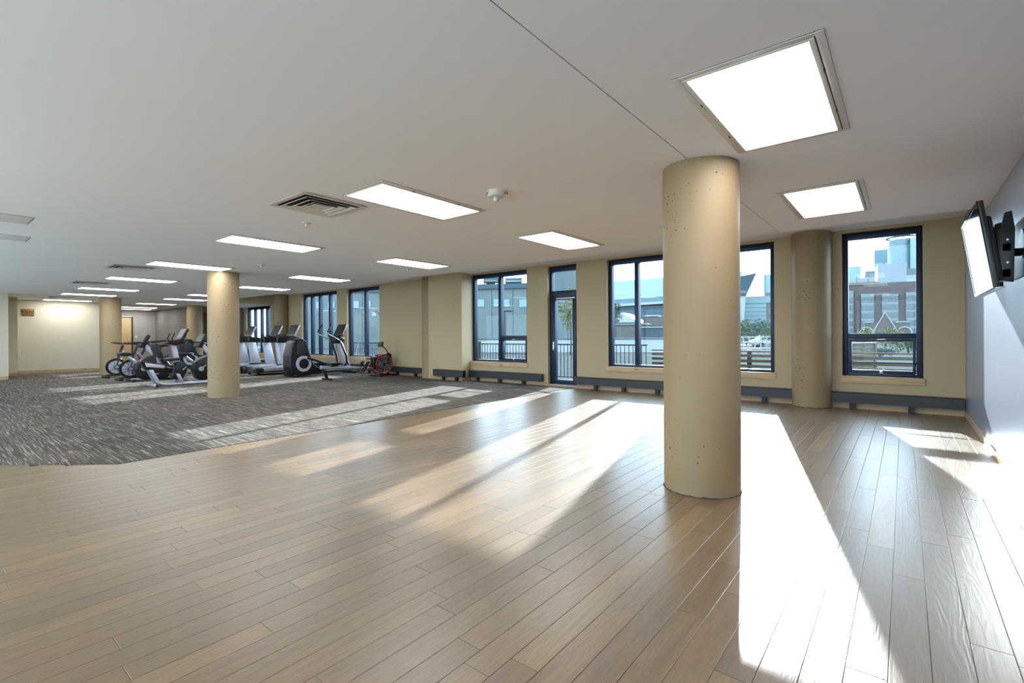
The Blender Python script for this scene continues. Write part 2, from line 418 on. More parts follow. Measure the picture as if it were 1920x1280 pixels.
# ------------------------------------------------------------------ ceiling
XJ = -1.192
ce = struct(B().box(XW + 0.004, XJ - 0.003, YS, EY, CZ, 2.95).box(XJ + 0.003, XE, YS, EY, CZ, 2.95).build('ceiling', M['ceiling'], smooth=False))
B().box(XJ - 0.003, XJ + 0.003, YS, EY - 0.01, CZ + 0.004, CZ + 0.02).build('control_joint', M['joint'], ce)
ce2 = struct(B().box(-30, XW - 0.004, YS, 9.4, CZ, 2.95).build('ceiling', M['ceiling2'], smooth=False))
B().box(XW - 0.004, XW + 0.004, YS, EY - 0.01, CZ + 0.006, CZ + 0.02).build('control_joint', M['joint'], ce2)
struct(B().box(XW + 0.005, XE, EY + 0.002, 9.302, CZ2, 2.95).build('ceiling', M['ceiling'], smooth=False))

# ------------------------------------------------------------------ walls
struct(B().box(XE, XE + 0.2, YS, 9.4, 0, 2.95).build('wall_east', M['wall_grey'], smooth=False))
SOUTH_ADDED = [(-18.6, -15.4), (-14.6, -11.4), (-10.6, -7.4), (-6.6, -3.4), (-2.6, 0.3)]     # unseen glazing behind the viewer, added to send daylight onto the ceiling
ws = B(); q_ = -30
for x0, x1 in SOUTH_ADDED:
    ws.box(q_, x0, YS - 0.2, YS, 0, 2.95).box(x0, x1, YS - 0.2, YS, 0, 0.12).box(x0, x1, YS - 0.2, YS, 2.34, 2.95); q_ = x1
ws.box(q_, XE, YS - 0.2, YS, 0, 2.95)
struct(ws.build('wall_south', M['wall_beige'], smooth=False))
struct(B().box(-22.3, -19.4, YS, 1.76, 0, CZ).box(-22.3, -21.1, 1.76, 2.11, 0, CZ).box(-22.3, -22.1, 2.11, 4.5, 0, CZ).build('wall_west', M['wall_beige'], smooth=False))
struct(B().box(-27.2, -27.0, 4.3, 7.2, 0, CZ).box(-27, -22.3, 4.3, 4.5, 0, CZ).build('wall_west', M['wall_taupe'], smooth=False))
struct(B().box(-27.2, -22.2, 7.2, 9.4, 0, CZ).build('wall_alcove', M['wall_dark'], smooth=False))

OPEN = [  # window openings on the north wall: x0, x1, z0, z1
    (-21.95, -19.75, 0.49, CZ), (-17.25, -14.92, 0.49, 2.70), (-14.32, -12.56, 0.49, 2.70), (-8.70, -6.88, 0.49, 2.70),
    (-6.29, -5.53, 0.0, 2.70), (-4.80, -3.24, 0.49, 2.70), (-2.65, -1.69, 0.49, 2.70), (-0.75, 0.213, 0.49, 2.70)]
wn = B(); px_ = -22.2
for x0, x1, z0, z1 in OPEN:
    wn.box(px_, x0, YN, 9.302, 0, 2.95)
    if z0 > 0: wn.box(x0, x1, YN, 9.302, 0, z0 - 0.06)
    wn.box(x0, x1, YN, 9.302, z1, 2.95)
    px_ = x1
wn.box(px_, XE, YN, 9.302, 0, 2.95)
wn.box(-9.95, -8.70, 8.78, YN, 0, CZ2)       # thickened pier beside window 4
struct(wn.build('wall_north', M['wall_tan'], smooth=False))

bb = B()
for x0, x1 in ((-19.6, -9.95), (-8.70, -6.33), (-5.50, XE)): bb.box(x0, x1, YN - 0.014, YN, 0.0, 0.085)
bb.box(-9.9, -8.686, 8.766, 8.78, 0, 0.085).box(-8.70, -8.686, 8.78, YN, 0, 0.085)
bb.box(-6.33, -5.50, YN - 0.022, YN, 0.0, 0.04)
struct(bb.build('baseboard_north', M['baseboard'], smooth=False))
struct(B().box(XE - 0.012, XE, YS, YN, 0, 0.07).build('baseboard_east', M['baseboard'], smooth=False))
struct(B().box(-19.4, -19.385, YS, 1.775, 0, 0.1).box(-21.1, -19.385, 1.76, 1.775, 0, 0.1).box(-21.1, -21.085, 1.775, 2.125, 0, 0.1).box(-22.1, -21.085, 2.11, 2.125, 0, 0.1).box(-22.1, -22.085, 2.125, 4.5, 0, 0.1).build('baseboard_west', M['baseboard'], smooth=False))

# ------------------------------------------------------------------ windows
def frame_rect(b, x0, x1, z0, z1, y0, y1, wl, wr, wb, wt, bev=0.004):
    b.box(x0, x0 + wl, y0, y1, z0, z1, bev).box(x1 - wr, x1, y0, y1, z0, z1, bev)
    b.box(x0 + wl, x1 - wr, y0, y1, z1 - wt, z1, bev).box(x0 + wl, x1 - wr, y0, y1, z0, z0 + wb, bev)
    return b
WY0, WY1 = 9.19, 9.30
def window(n, x0, x1, z0, z1, mulls=(), hopper=None, sill=True):
    r = struct(empty('window_%d' % n, ((x0 + x1) / 2, WY0, z0)))
    ox, oy, oz = -(x0 + x1) / 2, -WY0, -z0
    def L(b): return b.xf(Matrix.Translation((ox, oy, oz)))
    L(frame_rect(B(), x0, x1, z0, z1, WY0, WY1, 0.075, 0.075, 0.05, 0.10)).build('frame', M['frame'], r)
    edges = [x0 + 0.075]
    for mx in mulls:
        L(B().box(mx - 0.04, mx + 0.04, WY0 - 0.012, WY1, z0 + 0.05, z1 - 0.10, 0.004)).build('mullion', M['frame'], r)
        edges += [mx - 0.04, mx + 0.04]
    edges.append(x1 - 0.075)
    lights = list(zip(edges[::2], edges[1::2]))
    for i, (a, b_) in enumerate(lights):
        lo = z0 + 0.05
        if hopper is not None and i == hopper:
            L(B().box(a, b_, WY0, WY1, 1.065, 1.145, 0.004)).build('transom_bar', M['frame'], r)
            sb = L(frame_rect(B(), a + 0.006, b_ - 0.006, z0 + 0.054, 1.06, WY0 + 0.004, WY1 - 0.01, 0.035, 0.035, 0.045, 0.035)).build('hopper_sash', M['frame'], r)
            L(B().box(a + 0.04, b_ - 0.04, 9.243, 9.251, z0 + 0.099, 1.026)).build('pane', M['glass'], sb, smooth=False)
            L(B().box(a - 0.01, b_ + 0.01, WY0 - 0.03, WY0 - 0.012, 0.70, 0.716).box(a - 0.01, a + 0.01, WY0 - 0.03, WY0 + 0.004, 0.695, 0.72).box(b_ - 0.01, b_ + 0.01, WY0 - 0.03, WY0 + 0.004, 0.695, 0.72)).build('safety_bar', M['frame_black'], sb)
            cx = (a + b_) / 2
            L(B().box(cx - 0.02, cx + 0.02, WY0 - 0.018, WY0 + 0.004, z0 + 0.055, z0 + 0.095, 0.004).tube([(cx, WY0 - 0.018, z0 + 0.075), (cx, WY0 - 0.045, z0 + 0.085), (cx + 0.03, WY0 - 0.05, z0 + 0.115)], 0.007, 8)).build('latch', M['steel'], sb)
            L(B().box(cx - 0.05, cx + 0.05, WY0 - 0.006, WY0 + 0.006, 1.052, 1.058)).build('top_catch', M['steel'], sb)
            lo = 1.145
        L(B().box(a, b_, 9.243, 9.251, lo, z1 - 0.10)).build('pane', M['glass'], r, smooth=False)
    if sill:
        L(B().box(x0 - 0.025, x1 + 0.02, YN - 0.020, YN - 0.0005, z0 - 0.1, z0 - 0.006, 0.003)).build('sill_apron', M['sill'], r)
        L(B().box(x0 - 0.03, x1 + 0.025, YN - 0.028, YN + 0.001, z0 - 0.006, z0 + 0.008, 0.003).box(x0, x1, YN + 0.001, WY0 + 0.002, z0 - 0.02, z0 + 0.006)).build('sill_board', M['sill'], r)
    return r
window(1, -21.95, -19.75, 0.49, CZ, (-21.35, -20.75, -20.25), sill=True)
window(2, -17.25, -14.92, 0.49, 2.70, (-16.72, -16.18, -15.52))
window(3, -14.32, -12.56, 0.49, 2.70, (-13.42,))
window(4, -8.70, -6.88, 0.49, 2.70, (-7.78,), hopper=1)
window(5, -4.80, -3.24, 0.49, 2.70, (-4.18,))
window(6, -2.65, -1.69, 0.49, 2.70)
window(7, -0.75, 0.213, 0.49, 2.70, (), hopper=0)

for n, (x0, x1) in enumerate(SOUTH_ADDED):  # added windows, out of view, that let daylight reach the ceiling
    r = struct(empty('window_%d' % (8 + n), ((x0 + x1) / 2, YS - 0.1, 0.12))); h = (x1 - x0) / 2
    b = frame_rect(B(), -h, h, 0, 2.22, -0.05, 0.05, 0.07, 0.07, 0.06, 0.08).box(-0.035, 0.035, -0.05, 0.05, 0.06, 2.14); b.build('frame', M['frame'], r)
    for s in (-1, 1): B().box(min(s * 0.035, s * (h - 0.07)), max(s * 0.035, s * (h - 0.07)), -0.004, 0.004, 0.06, 2.14).build('pane', M['glass'], r, smooth=False)

# glazed balcony door with transom
d1 = struct(empty('door_1', (-5.91, WY0, 0.0)))
def L1(b): return b.xf(Matrix.Translation((5.91, -WY0, 0)))
L1(frame_rect(B(), -6.29, -5.53, 0.04, 2.70, WY0, WY1, 0.06, 0.06, 0.03, 0.12).box(-6.23, -5.59, WY0, WY1, 2.03, 2.145, 0.004)).build('door_frame', M['frame'], d1)
lf = L1(frame_rect(B(), -6.225, -5.595, 0.075, 2.02, WY0 - 0.012, WY1 - 0.02, 0.085, 0.085, 0.075, 0.075)).build('door_leaf', M['frame'], d1)
L1(B().box(-6.14, -5.68, 9.236, 9.244, 0.15, 1.945)).build('pane', M['glass'], lf, smooth=False)
L1(B().box(-6.23, -5.59, 9.243, 9.251, 2.145, 2.58)).build('transom_pane', M['glass'], d1, smooth=False)
L1(B().box(-6.205, -6.165, WY0 - 0.024, WY0 - 0.010, 0.80, 1.0, 0.006)).build('lock_plate', M['steel'], lf)
L1(B().cyl((-6.185, WY0 - 0.024, 0.93), (-6.185, WY0 - 0.06, 0.93), 0.009).tube([(-6.185, WY0 - 0.06, 0.93), (-6.12, WY0 - 0.062, 0.932), (-6.06, WY0 - 0.06, 0.93)], 0.009, 8).cyl((-6.185, WY0 - 0.024, 0.85), (-6.185, WY0 - 0.034, 0.85), 0.014)).build('lever_handle', M['steel'], lf)
L1(B().box(-6.10, -5.60, WY0 - 0.04, WY0 - 0.012, 1.955, 1.99, 0.004)).build('closer_rail', M['silver'], d1)

# maple door beside the far grey wall, dark door in the alcove return
d2 = struct(empty('door_2', (-27.0, 5.85, 0)))
B().box(0.0, 0.05, -0.52, -0.46, 0, 2.1).box(0, 0.05, 0.44, 0.5, 0, 2.1).box(0, 0.05, -0.52, 0.5, 2.04, 2.1).build('door_frame', M['door_frame'], d2)
l2 = B().box(0.0, 0.035, -0.46, 0.44, 0.01, 2.04).build('door_leaf', M['door_wood'], d2)
B().box(0.035, 0.042, 0.33, 0.38, 0.9, 1.1, 0.004).tube([(0.042, 0.355, 0.96), (0.09, 0.355, 0.96), (0.095, 0.25, 0.96)], 0.010).build('lever_handle', M['steel'], l2)
B().box(0.05, 0.056, -0.3, 0.47, 2.07, 2.098).build('header_plate', M['white_plastic'], d2)
d3 = struct(empty('door_3', (-22.2, 8.0, 0)))
B().box(0.0, 0.04, -0.5, -0.44, 0, 2.15).box(0, 0.04, 0.44, 0.5, 0, 2.15).box(0, 0.04, -0.44, 0.44, 2.09, 2.15).build('door_frame', M['door_frame'], d3)
l3 = B().box(0.0, 0.028, -0.44, 0.44, 0.01, 2.09).build('door_leaf', M['dark_door'], d3)
B().tube([(0.028, -0.36, 1.0), (0.09, -0.36, 1.0), (0.095, -0.25, 1.0)], 0.011).build('lever_handle', M['steel'], l3)

struct(B().box(XW + 0.004, XW + 0.012, EY, YN, CZ, CZ2).build('wall_bulkhead', M['wall_tan'], smooth=False))

# ------------------------------------------------------------------ columns
def column(x, y, top, label, r=0.2703):
    t = thing('concrete_column', label, 'column', (x, y, 0), 0, 'round painted concrete columns')
    B().lathe([(r, 0.001), (r, top)], seg=64).build('shaft', M['column'], t)
    # ragged grout line at the foot
    vs_ = []; b = B(); n = 72
    prof = []
    for k in range(n):
        prof.append((0.004 + 0.004 * random.random(), 0.004 + 0.010 * random.random() ** 2))
    lo = [b.bm.verts.new(((r + prof[k][0]) * cos(2 * pi * k / n), (r + prof[k][0]) * sin(2 * pi * k / n), 0.001)) for k in range(n)]
    hi = [b.bm.verts.new(((r + 0.0005) * cos(2 * pi * k / n), (r + 0.0005) * sin(2 * pi * k / n), prof[k][1])) for k in range(n)]
    for k in range(n): b.bm.faces.new((lo[k], lo[(k + 1) % n], hi[(k + 1) % n], hi[k]))
    b.build('grout_rim', M['joint'], t)
    return t
column(-1.190, 3.743, CZ, 'large tan concrete column in the wood floor, speckled with pinholes')
column(-10.234, 3.830, CZ, 'tan concrete column in the carpet beside the upright bike')
column(-19.30, 3.98, CZ, 'tan concrete column behind the exercise bikes near beige wall')
column(-1.150, 9.012, CZ2, 'tan concrete column against window wall between two heater covers')
column(-10.10, 9.03, CZ2, 'tan concrete column against window wall right of the rowing machine')
column(-18.46, 8.90, CZ2, 'tan concrete column by window wall behind the treadmill consoles')
column(-21.75, 7.10, CZ, 'tan concrete column at the corner of the dark taupe wall')

# ------------------------------------------------------------------ heater covers along the window wall
def heater(x0, x1, yf, feet, label, endcap=None, lo=0.095, hi=0.25, depth=0.10, back=None):
    t = thing('heater_cover', label, 'heater', ((x0 + x1) / 2, yf, 0), 0, 'dark baseboard heater covers')
    ox = -(x0 + x1) / 2; oy = -yf
    def L(b): return b.xf(Matrix.Translation((ox, oy, 0)))
    yb = yf + depth
    b = B().prism([(yf, lo), (yf, hi - 0.012), (yf + 0.012, hi), (yb - 0.03, hi), (yb - 0.03, hi - 0.004), (yf + 0.014, hi - 0.006), (yf + 0.004, hi - 0.016), (yf + 0.004, lo), ], 'x', x0, x1)
    b.box(x0, x1, yf + 0.004, yb, lo, lo + 0.004).box(x0, x1, yb - 0.006, yb, lo, hi + 0.0)
    L(b).build('cover', M['radiator'], t)
    n = int((x1 - x0) / 0.115); g = B()
    for i in range(n): g.box(x0 + 0.03 + i * 0.115, x0 + 0.03 + i * 0.115 + 0.085, yb - 0.03, yb - 0.01, hi - 0.003, hi + 0.002)
    L(g).build('top_grille', M['radiator_dark'], t)
    L(B().cyl((x0 + 0.02, yf + 0.05, 0.17), (x1 - 0.02, yf + 0.05, 0.17), 0.016, seg=10)).build('heating_pipe', M['radiator_dark'], t)
    for f in feet: L(B().box(f - 0.035, f + 0.035, yf + 0.015, yf + 0.06, 0.001, lo + 0.002)).build('foot', M['radiator_dark'], t)
    for e, c in ((x0, endcap in ('l', 'b')), (x1, endcap in ('r', 'b'))):
        if c: L(B().box(e - 0.03, e + 0.03, yf - 0.004, yb + 0.002, lo - 0.004, hi + 0.004, 0.004)).build('end_cap', M['radiator'], t)
    j = x0 + 1.25
    while j < x1 - 0.4:
        L(B().box(j - 0.022, j + 0.022, yf - 0.002, yf + 0.001, lo, hi - 0.01)).build('joint_strip', M['radiator'], t); j += 1.25
    return t
heater(-0.885, 0.635, 8.985, (-0.62, 0.075), 'dark heater cover under the single window nearest the grey wall')
heater(-5.50, -1.415, 8.985, (-5.03, -4.4, -3.7, -3.0, -2.4, -1.84), 'dark heater cover running from glass door to the right column', 'l')
heater(-8.665, -6.43, 8.985, (-8.4, -7.67, -6.94), 'dark heater cover left of the glass door, silver cap at its end', 'r', 0.1, 0.265)
heater(-9.66, -8.56, 8.665, (-8.83, -9.3), 'short dark heater cover on the projecting wall pier', None, 0.1, 0.275)
heater(-12.3, -10.2, 8.985, (-11.6, -10.8), 'dark heater cover behind the rowing machine')
heater(-18.4, -12.5, 8.985, (-18, -17, -16, -15, -14, -13), 'long dark heater cover behind the treadmills and elliptical')

# ------------------------------------------------------------------ ceiling lights
def make_light(label):
    t = thing('ceiling_light', label, 'ceiling light', (0, 0, CZ), 0, 'recessed ceiling lights')
    W, Ln = 0.317, 0.622
    B().box(-W, W, -Ln, Ln, -0.002, 0.0).build('housing', M['joint'], t)
    b = B(); f = 0.034; e = 0.030
    b.box(-W, -W + f, -Ln, Ln, -0.007, -0.002, 0.0015).box(W - f, W, -Ln, Ln, -0.007, -0.002, 0.0015)
    b.box(-W + f, W - f, -Ln, -Ln + e, -0.007, -0.002, 0.0015).box(-W + f, W - f, Ln - e, Ln, -0.007, -0.002, 0.0015)
    b.build('flange', M['white_enamel'], t)
    i = W - f - 0.004; j = Ln - e - 0.002
    b = B(); q = 0.022; u = 0.014
    b.box(-i, -i + q, -j, j, -0.012, -0.002, 0.002).box(i - q, i, -j, j, -0.012, -0.002, 0.002)
    b.box(-i + q, i - q, -j, -j + u, -0.012, -0.002, 0.002).box(-i + q, i - q, j - u, j, -0.012, -0.002, 0.002)
    dfm = b.build('lens_frame', M['white_enamel'], t)
    B().box(-i + q, i - q, -j + u, j - u, -0.008, -0.003).build('diffuser', M['diffuser'], t, smooth=False)
    k = B()
    for s in (-1, 1):
        for yy in (-0.27, 0.27): k.box(s * (i + 0.002) - 0.003, s * (i + 0.002) + 0.003, yy - 0.012, yy + 0.012, -0.013, -0.006)
    k.build('latch', M['vent_dark'], dfm)
    return t
LIGHTS = [
 (-0.566, 2.972, 'largest lit ceiling light, overhead beside the near column'),
 (-0.567, 5.451, 'lit ceiling light between the near column and the television'),
 (-3.551, 3.001, 'lit ceiling light right next to the big square air vent'),
 (-3.536, 5.430, 'lit ceiling light in front of the glass door and double window'),
 (-6.632, 3.068, 'lit ceiling light behind the square air vent, second of the left row'),
 (-6.571, 5.474, 'lit ceiling light above the column right of the rowing machine'),
 (-9.723, 3.111, 'lit ceiling light touching the top of the carpet column'),
 (-9.78, 5.58, 'lit ceiling light above the elliptical trainer with grey disc'),
 (-12.758, 3.174, 'lit ceiling light just past the second air vent'),
 (-12.77, 5.74, 'lit ceiling light half hidden right behind the carpet column'),
 (-15.87, 3.252, 'lit ceiling light just past the third air vent'),
 (-16.15, 5.72, 'short stretch of lit ceiling light left of carpet column top'),
 (-18.30, 3.30, 'lit ceiling light just before the far ceiling joint'),
 (-18.42, 5.76, 'lit ceiling light above the recumbent bike end'),
 (-21.55, 3.33, 'lit ceiling light beyond the joint, above the beige wall'),
 (-21.63, 5.81, 'lit ceiling light beyond the joint, above the dark taupe wall'),
 (-24.58, 6.00, 'second farthest lit ceiling light, before the maple door'),
 (-26.25, 6.25, 'farthest lit ceiling light, over the maple door')]
l0 = make_light(LIGHTS[0][2]); l0.location = (LIGHTS[0][0], LIGHTS[0][1], CZ)
for x, y, lb in LIGHTS[1:]: dup(l0, (x, y, CZ), 0, lb)
# the same lights go on behind the viewer
for x, lb in ((-0.57, 'ceiling light behind the viewer, nearest the grey wall'), (-3.55, 'ceiling light behind the viewer, second from the grey wall'), (-6.6, 'ceiling light behind the viewer, third from the grey wall'), (-9.7, 'ceiling light behind the viewer, farthest from the grey wall')):
    dup(l0, (x, -0.9, CZ), 0, lb)

# ------------------------------------------------------------------ ceiling vents, detectors, sprinklers, access panels
def vent(x, y, label, s=0.325):
    t = thing('air_vent', label, 'vent', (x, y, CZ), 0, 'square ceiling air vents')
    B().box(-s + 0.04, s - 0.04, -s + 0.04, s - 0.04, -0.002, 0.0).build('backing', M['vent_dark'], t)
    def fr(b, o, i, z0, z1):
        for sg in range(4):
            m = Matrix.Rotation(sg * pi / 2, 4, 'Z')
            pts = [(o, -o, z0), (o, o, z0), (i, i, z1), (i, -i, z1)]
            low = [m @ Vector(p) for p in pts]; th = 0.004
            top = [m @ Vector((p[0], p[1], p[2] + th)) for p in pts]
            b.hull([tuple(v) for v in low], [tuple(v) for v in top])
    b = B(); fr(b, s, s - 0.05, -0.012, -0.010); b.build('frame', M['white_enamel'], t)
    for o in (s - 0.075, s - 0.145, s - 0.21):
        b = B(); fr(b, o, o - 0.034, -0.022, -0.008); b.xf(Matrix.Translation((0, 0, 0.0))); 
        b.build('louvre', M['white_enamel'], t)
    B().box(-0.075, 0.075, -0.075, 0.075, -0.02, -0.016).build('centre_plate', M['white_enamel'], t)
    return t
vent(-4.32, 2.447, 'square louvred air vent beside the second ceiling light')
vent(-10.68, 2.49, 'air vent left of the light above the carpet column')
vent(-14.37, 2.59, 'air vent between the third and fourth lights of the left row')
vent(-20.03, 2.95, 'farthest air vent, beyond the ceiling joint')

t = thing('fire_alarm', 'white round ceiling fire alarm marked FIRE with clear strobe', 'alarm', (-2.74, 3.20, CZ))
B().lathe([(0.082, 0), (0.082, -0.012), (0.078, -0.030), (0.066, -0.048), (0.02, -0.052), (0.0, -0.052)], seg=40).build('base', M['white_plastic'], t)
B().lathe([(0.026, -0.052), (0.026, -0.066), (0.022, -0.082), (0.010, -0.092), (0.0, -0.092)], seg=20).build('strobe_lens', mat('clear_lens', srgb(200, 196, 192), 0.1, 0.0, 0.7), t)
B().box(-0.012, 0.012, -0.012, 0.012, -0.078, -0.055).build('strobe_tube', M['vent_dark'], t)
lr = Matrix.Rotation(R(-2), 4, 'Z') @ Matrix.Rotation(R(90), 4, 'X')
text('fire_lettering', 'FIRE', 0.036, M['red_ink'], t, (-0.045, -0.069, -0.022), (R(77), 0, R(-33)))
text('fire_lettering', 'FIRE', 0.036, M['red_ink'], t, (0.078, 0.022, -0.022), (R(77), 0, R(74)))

def sprinkler(x, y, label, s=1.0):
    t = thing('sprinkler_head', label, 'sprinkler', (x, y, CZ), 0, 'ceiling sprinkler heads')
    B().lathe([(0.045 * s, 0), (0.045 * s, -0.004), (0.034 * s, -0.014), (0.02 * s, -0.016), (0.0, -0.016)], seg=24).build('escutcheon', M['white_plastic'], t)
    B().lathe([(0.010 * s, -0.016), (0.009 * s, -0.04), (0.022 * s, -0.046), (0.022 * s, -0.049), (0.0, -0.05)], seg=14).build('deflector', M['white_plastic'], t)
sprinkler(-5.086, 2.74, 'sprinkler head just past the square air vent', 1.2)
sprinkler(-8.70, 3.86, 'flat sprinkler cover right of the light over carpet column', 1.4)
sprinkler(-14.35, 4.76, 'sprinkler head left of the carpet column top')
sprinkler(-14.24, 6.28, 'sprinkler head right of the carpet column, by the tan bulkhead')
sprinkler(-7.137, 5.79, 'tiny sprinkler head at a corner of a light by the windows', 0.7)
sprinkler(-24.6, 6.75, 'far sprinkler head in front of the taupe wall top', 0.9)
for x0, x1, y1, lb in ((-7.47, -6.99, 0.83, 'flush ceiling access panel nearer the viewer, at left'), (-8.83, -8.38, 0.96, 'flush ceiling access panel farther from the viewer, at left')):
    t = thing('access_panel', lb, 'panel', ((x0 + x1) / 2, y1 - 0.6, CZ), 0, 'ceiling access panels')
    hw = (x1 - x0) / 2
    B().box(-hw, hw, -0.6, 0.6, -0.001, 0.0).build('reveal', M['joint'], t)
    B().box(-hw + 0.008, hw - 0.008, -0.592, 0.592, -0.004, -0.001, 0.001).build('panel', M['ceiling'], t)

# ------------------------------------------------------------------ television on the grey wall
TVL = (0.404, 4.782, 1.711); tl = R(7.7)
t = thing('wall_television', 'black flat television tilted down on the grey right wall', 'television', (TVL[0], TVL[1], TVL[2]))
# local: screen faces -x ; long side along y ; tilt about y so that the top leans out from the wall
T = Matrix.Rotation(-tl, 4, 'Y')
B().box(0.0, 0.028, -0.5, 0.5, -0.281, 0.281, 0.006).xf(T).build('casing', M['black'], t)
b = B(); 
b.box(-0.006, 0.002, -0.5, -0.485, -0.281, 0.281).box(-0.006, 0.002, 0.485, 0.5, -0.281, 0.281).box(-0.006, 0.002, -0.485, 0.485, 0.266, 0.281).box(-0.006, 0.002, -0.485, 0.485, -0.281, -0.262)
b.xf(T).build('bezel', M['black_gloss'], t)
B().box(-0.003, 0.002, -0.485, 0.485, -0.262, 0.266).xf(T).build('screen', M['black_gloss'], t, smooth=False)
B().box(0.004, 0.05, -0.502, 0.502, -0.288, -0.280, 0.002).xf(T).build('silver_lower_edge', M['silver'], t)['label'] = 'silver strip along the lower edge'
B().box(0.027, 0.07, -0.36, 0.36, -0.24, 0.2, 0.02).xf(T).build('back_cover', M['black'], t)
br = B().box(0.235, 0.247, -0.14, 0.42, -0.17, 0.23, 0.004).lathe([(0.10, 0.226), (0.10, 0.24), (0.0, 0.24)], (0, 0.02, 0.05), 'x', 24).build('wall_plate', M['black'], t)
b = B()
for yy in (-0.22, 0.22): b.prism([(0.06, -0.21), (0.065, 0.12), (0.10, 0.13), (0.115, 0.23), (0.15, 0.24), (0.165, 0.12), (0.158, -0.23)], 'y', yy - 0.02, yy + 0.02, 0.004)
b.box(0.10, 0.15, -0.24, 0.24, -0.03, 0.03, 0.006).box(0.10, 0.15, -0.24, 0.24, -0.2, -0.14, 0.006).tube([(0.15, -0.02, 0.0), (0.19, 0.08, 0.0), (0.236, 0.1, 0.0)], 0.028, 10)
b.build('tilt_arm', M['black'], t)
k = B()
for yy in (-0.243, 0.197):
    for zz in (-0.1, 0.05): k.cyl((0.128, yy - 0.004, zz), (0.128, yy + 0.004, zz), 0.006, seg=10)
k.build('bolt', M['steel'], t)

# ------------------------------------------------------------------ sign, switch
t = thing('exit_sign', 'small brass coloured EXIT sign high on the beige far wall', 'sign', (-22.1, 2.445, 1.985))
B().box(0.0, 0.018, -0.147, 0.147, -0.108, 0.108, 0.003).build('plate', M['brass'], t)
b = B()
for q in ((-0.147, 0.147, 0.1, 0.108), (-0.147, 0.147, -0.108, -0.1), (-0.147, -0.139, -0.1, 0.1), (0.139, 0.147, -0.1, 0.1)): b.box(0.012, 0.0205, q[0], q[1], q[2], q[3])
b.build('border', M['brown_ink'], t)
text('exit_lettering', 'EXIT', 0.13, M['brown_ink'], t, (0.0195, 0, 0), (R(90), 0, R(90)))
t = thing('light_switch', 'white light switch plate on the grey wall beside maple door', 'switch', (-27.0, 6.47, 1.18))
B().box(0, 0.008, -0.045, 0.045, -0.06, 0.06, 0.002).build('plate', M['white_plastic'], t)
B().box(0.008, 0.016, -0.02, 0.02, -0.03, 0.03, 0.002).build('rocker', M['white_enamel'], t)

# ------------------------------------------------------------------ exercise machines (local: y forward, x right, z up)
def screen_box(t, c, wdt, hgt, tilt, th=0.05, name='console', face=None, silver=True):
    """console whose screen faces -y and up"""
    m = Matrix.Translation(c) @ Matrix.Rotation(tilt, 4, 'X')
    o = B().box(-wdt / 2, wdt / 2, 0, th, 0, hgt, 0.014, 3).xf(m).build(name, M['black'], t)
    B().box(-wdt / 2 + 0.03, wdt / 2 - 0.03, -0.004, 0.004, hgt * 0.2, hgt - 0.04).xf(m).build('screen', face or M['screen_grey'], o)
    if silver:
        B().box(-wdt / 2 - 0.006, -wdt / 2 + 0.012, 0.006, th - 0.006, 0.05, hgt - 0.01, 0.005).box(wdt / 2 - 0.012, wdt / 2 + 0.006, 0.006, th - 0.006, 0.05, hgt - 0.01, 0.005).box(-wdt / 2 + 0.02, wdt / 2 - 0.02, 0.008, th - 0.008, hgt - 0.01, hgt + 0.006, 0.004).xf(m).build('silver_edge', M['silver_lt'], o)
    return o

def treadmill(label):
    t = thing('treadmill', label, 'treadmill', (0, 0, 0), 0, 'treadmills facing the windows')
    B().box(-0.40, 0.40, -1.0, 0.72, 0.07, 0.20, 0.02).build('deck', M['graphite'], t)
    B().box(-0.27, 0.27, -1.0, 0.55, 0.201, 0.206).build('running_belt', M['black_matt'], t)
    for s in (-1, 1):
        B().box(s * 0.36 - 0.085, s * 0.36 + 0.085, -0.82, 0.62, 0.12, 0.222, 0.012).build('side_rail', M['silver'], t)
        B().box(s * 0.36 - 0.095, s * 0.36 + 0.095, -1.05, -0.80, 0.07, 0.226, 0.03, 3).build('rear_end_cap', M['black'], t)
        B().hull([(s * 0.44 - 0.05, 0.16, 0.20), (s * 0.44 + 0.05, 0.16, 0.20), (s * 0.44 + 0.05, 0.48, 0.20), (s * 0.44 - 0.05, 0.48, 0.20)],
                 [(s * 0.44 - 0.045, 0.04, 0.98), (s * 0.44 + 0.045, 0.04, 0.98), (s * 0.44 + 0.045, 0.30, 0.98), (s * 0.44 - 0.045, 0.30, 0.98)], 0.02).build('upright', M['silver_lt'], t)
        B().box(s * 0.44 - 0.07, s * 0.44 + 0.07, 0.10, 0.60, 0.07, 0.24, 0.03, 3).build('upright_foot', M['black'], t)
        B().box(s * 0.44 - 0.05, s * 0.44 + 0.05, -0.42, 0.36, 0.96, 1.12, 0.03, 3).build('handrail', M['black'], t)
        B().cyl((s * 0.3, -0.9, 0.001), (s * 0.3, -0.9, 0.08), 0.03).build('levelling_foot', M['black_matt'], t)
        B().cyl((s * 0.3 - 0.03, 0.6, 0.045), (s * 0.3 + 0.03, 0.6, 0.045), 0.044).build('transport_wheel', M['black_matt'], t)
    B().prism([(0.45, 0.08), (0.45, 0.23), (0.60, 0.33), (0.85, 0.33), (1.02, 0.24), (1.06, 0.08)], 'x', -0.36, 0.36, 0.03, 3).build('motor_hood', M['black'], t)
    B().prism([(0.02, 1.0), (0.0, 1.08), (0.12, 1.17), (0.34, 1.12), (0.38, 1.0)], 'x', -0.42, 0.42, 0.015).build('console_base', M['black'], t)
    screen_box(t, (0, 0.18, 1.13), 0.50, 0.44, R(-26), 0.06)
    B().tube([(-0.22, 0.08, 1.12), (-0.20, -0.12, 1.20), (0.20, -0.12, 1.20), (0.22, 0.08, 1.12)], 0.018).build('grip_bar', M['black_matt'], t)
    return t
t1 = treadmill('treadmill half hidden behind the elliptical trainer tower')
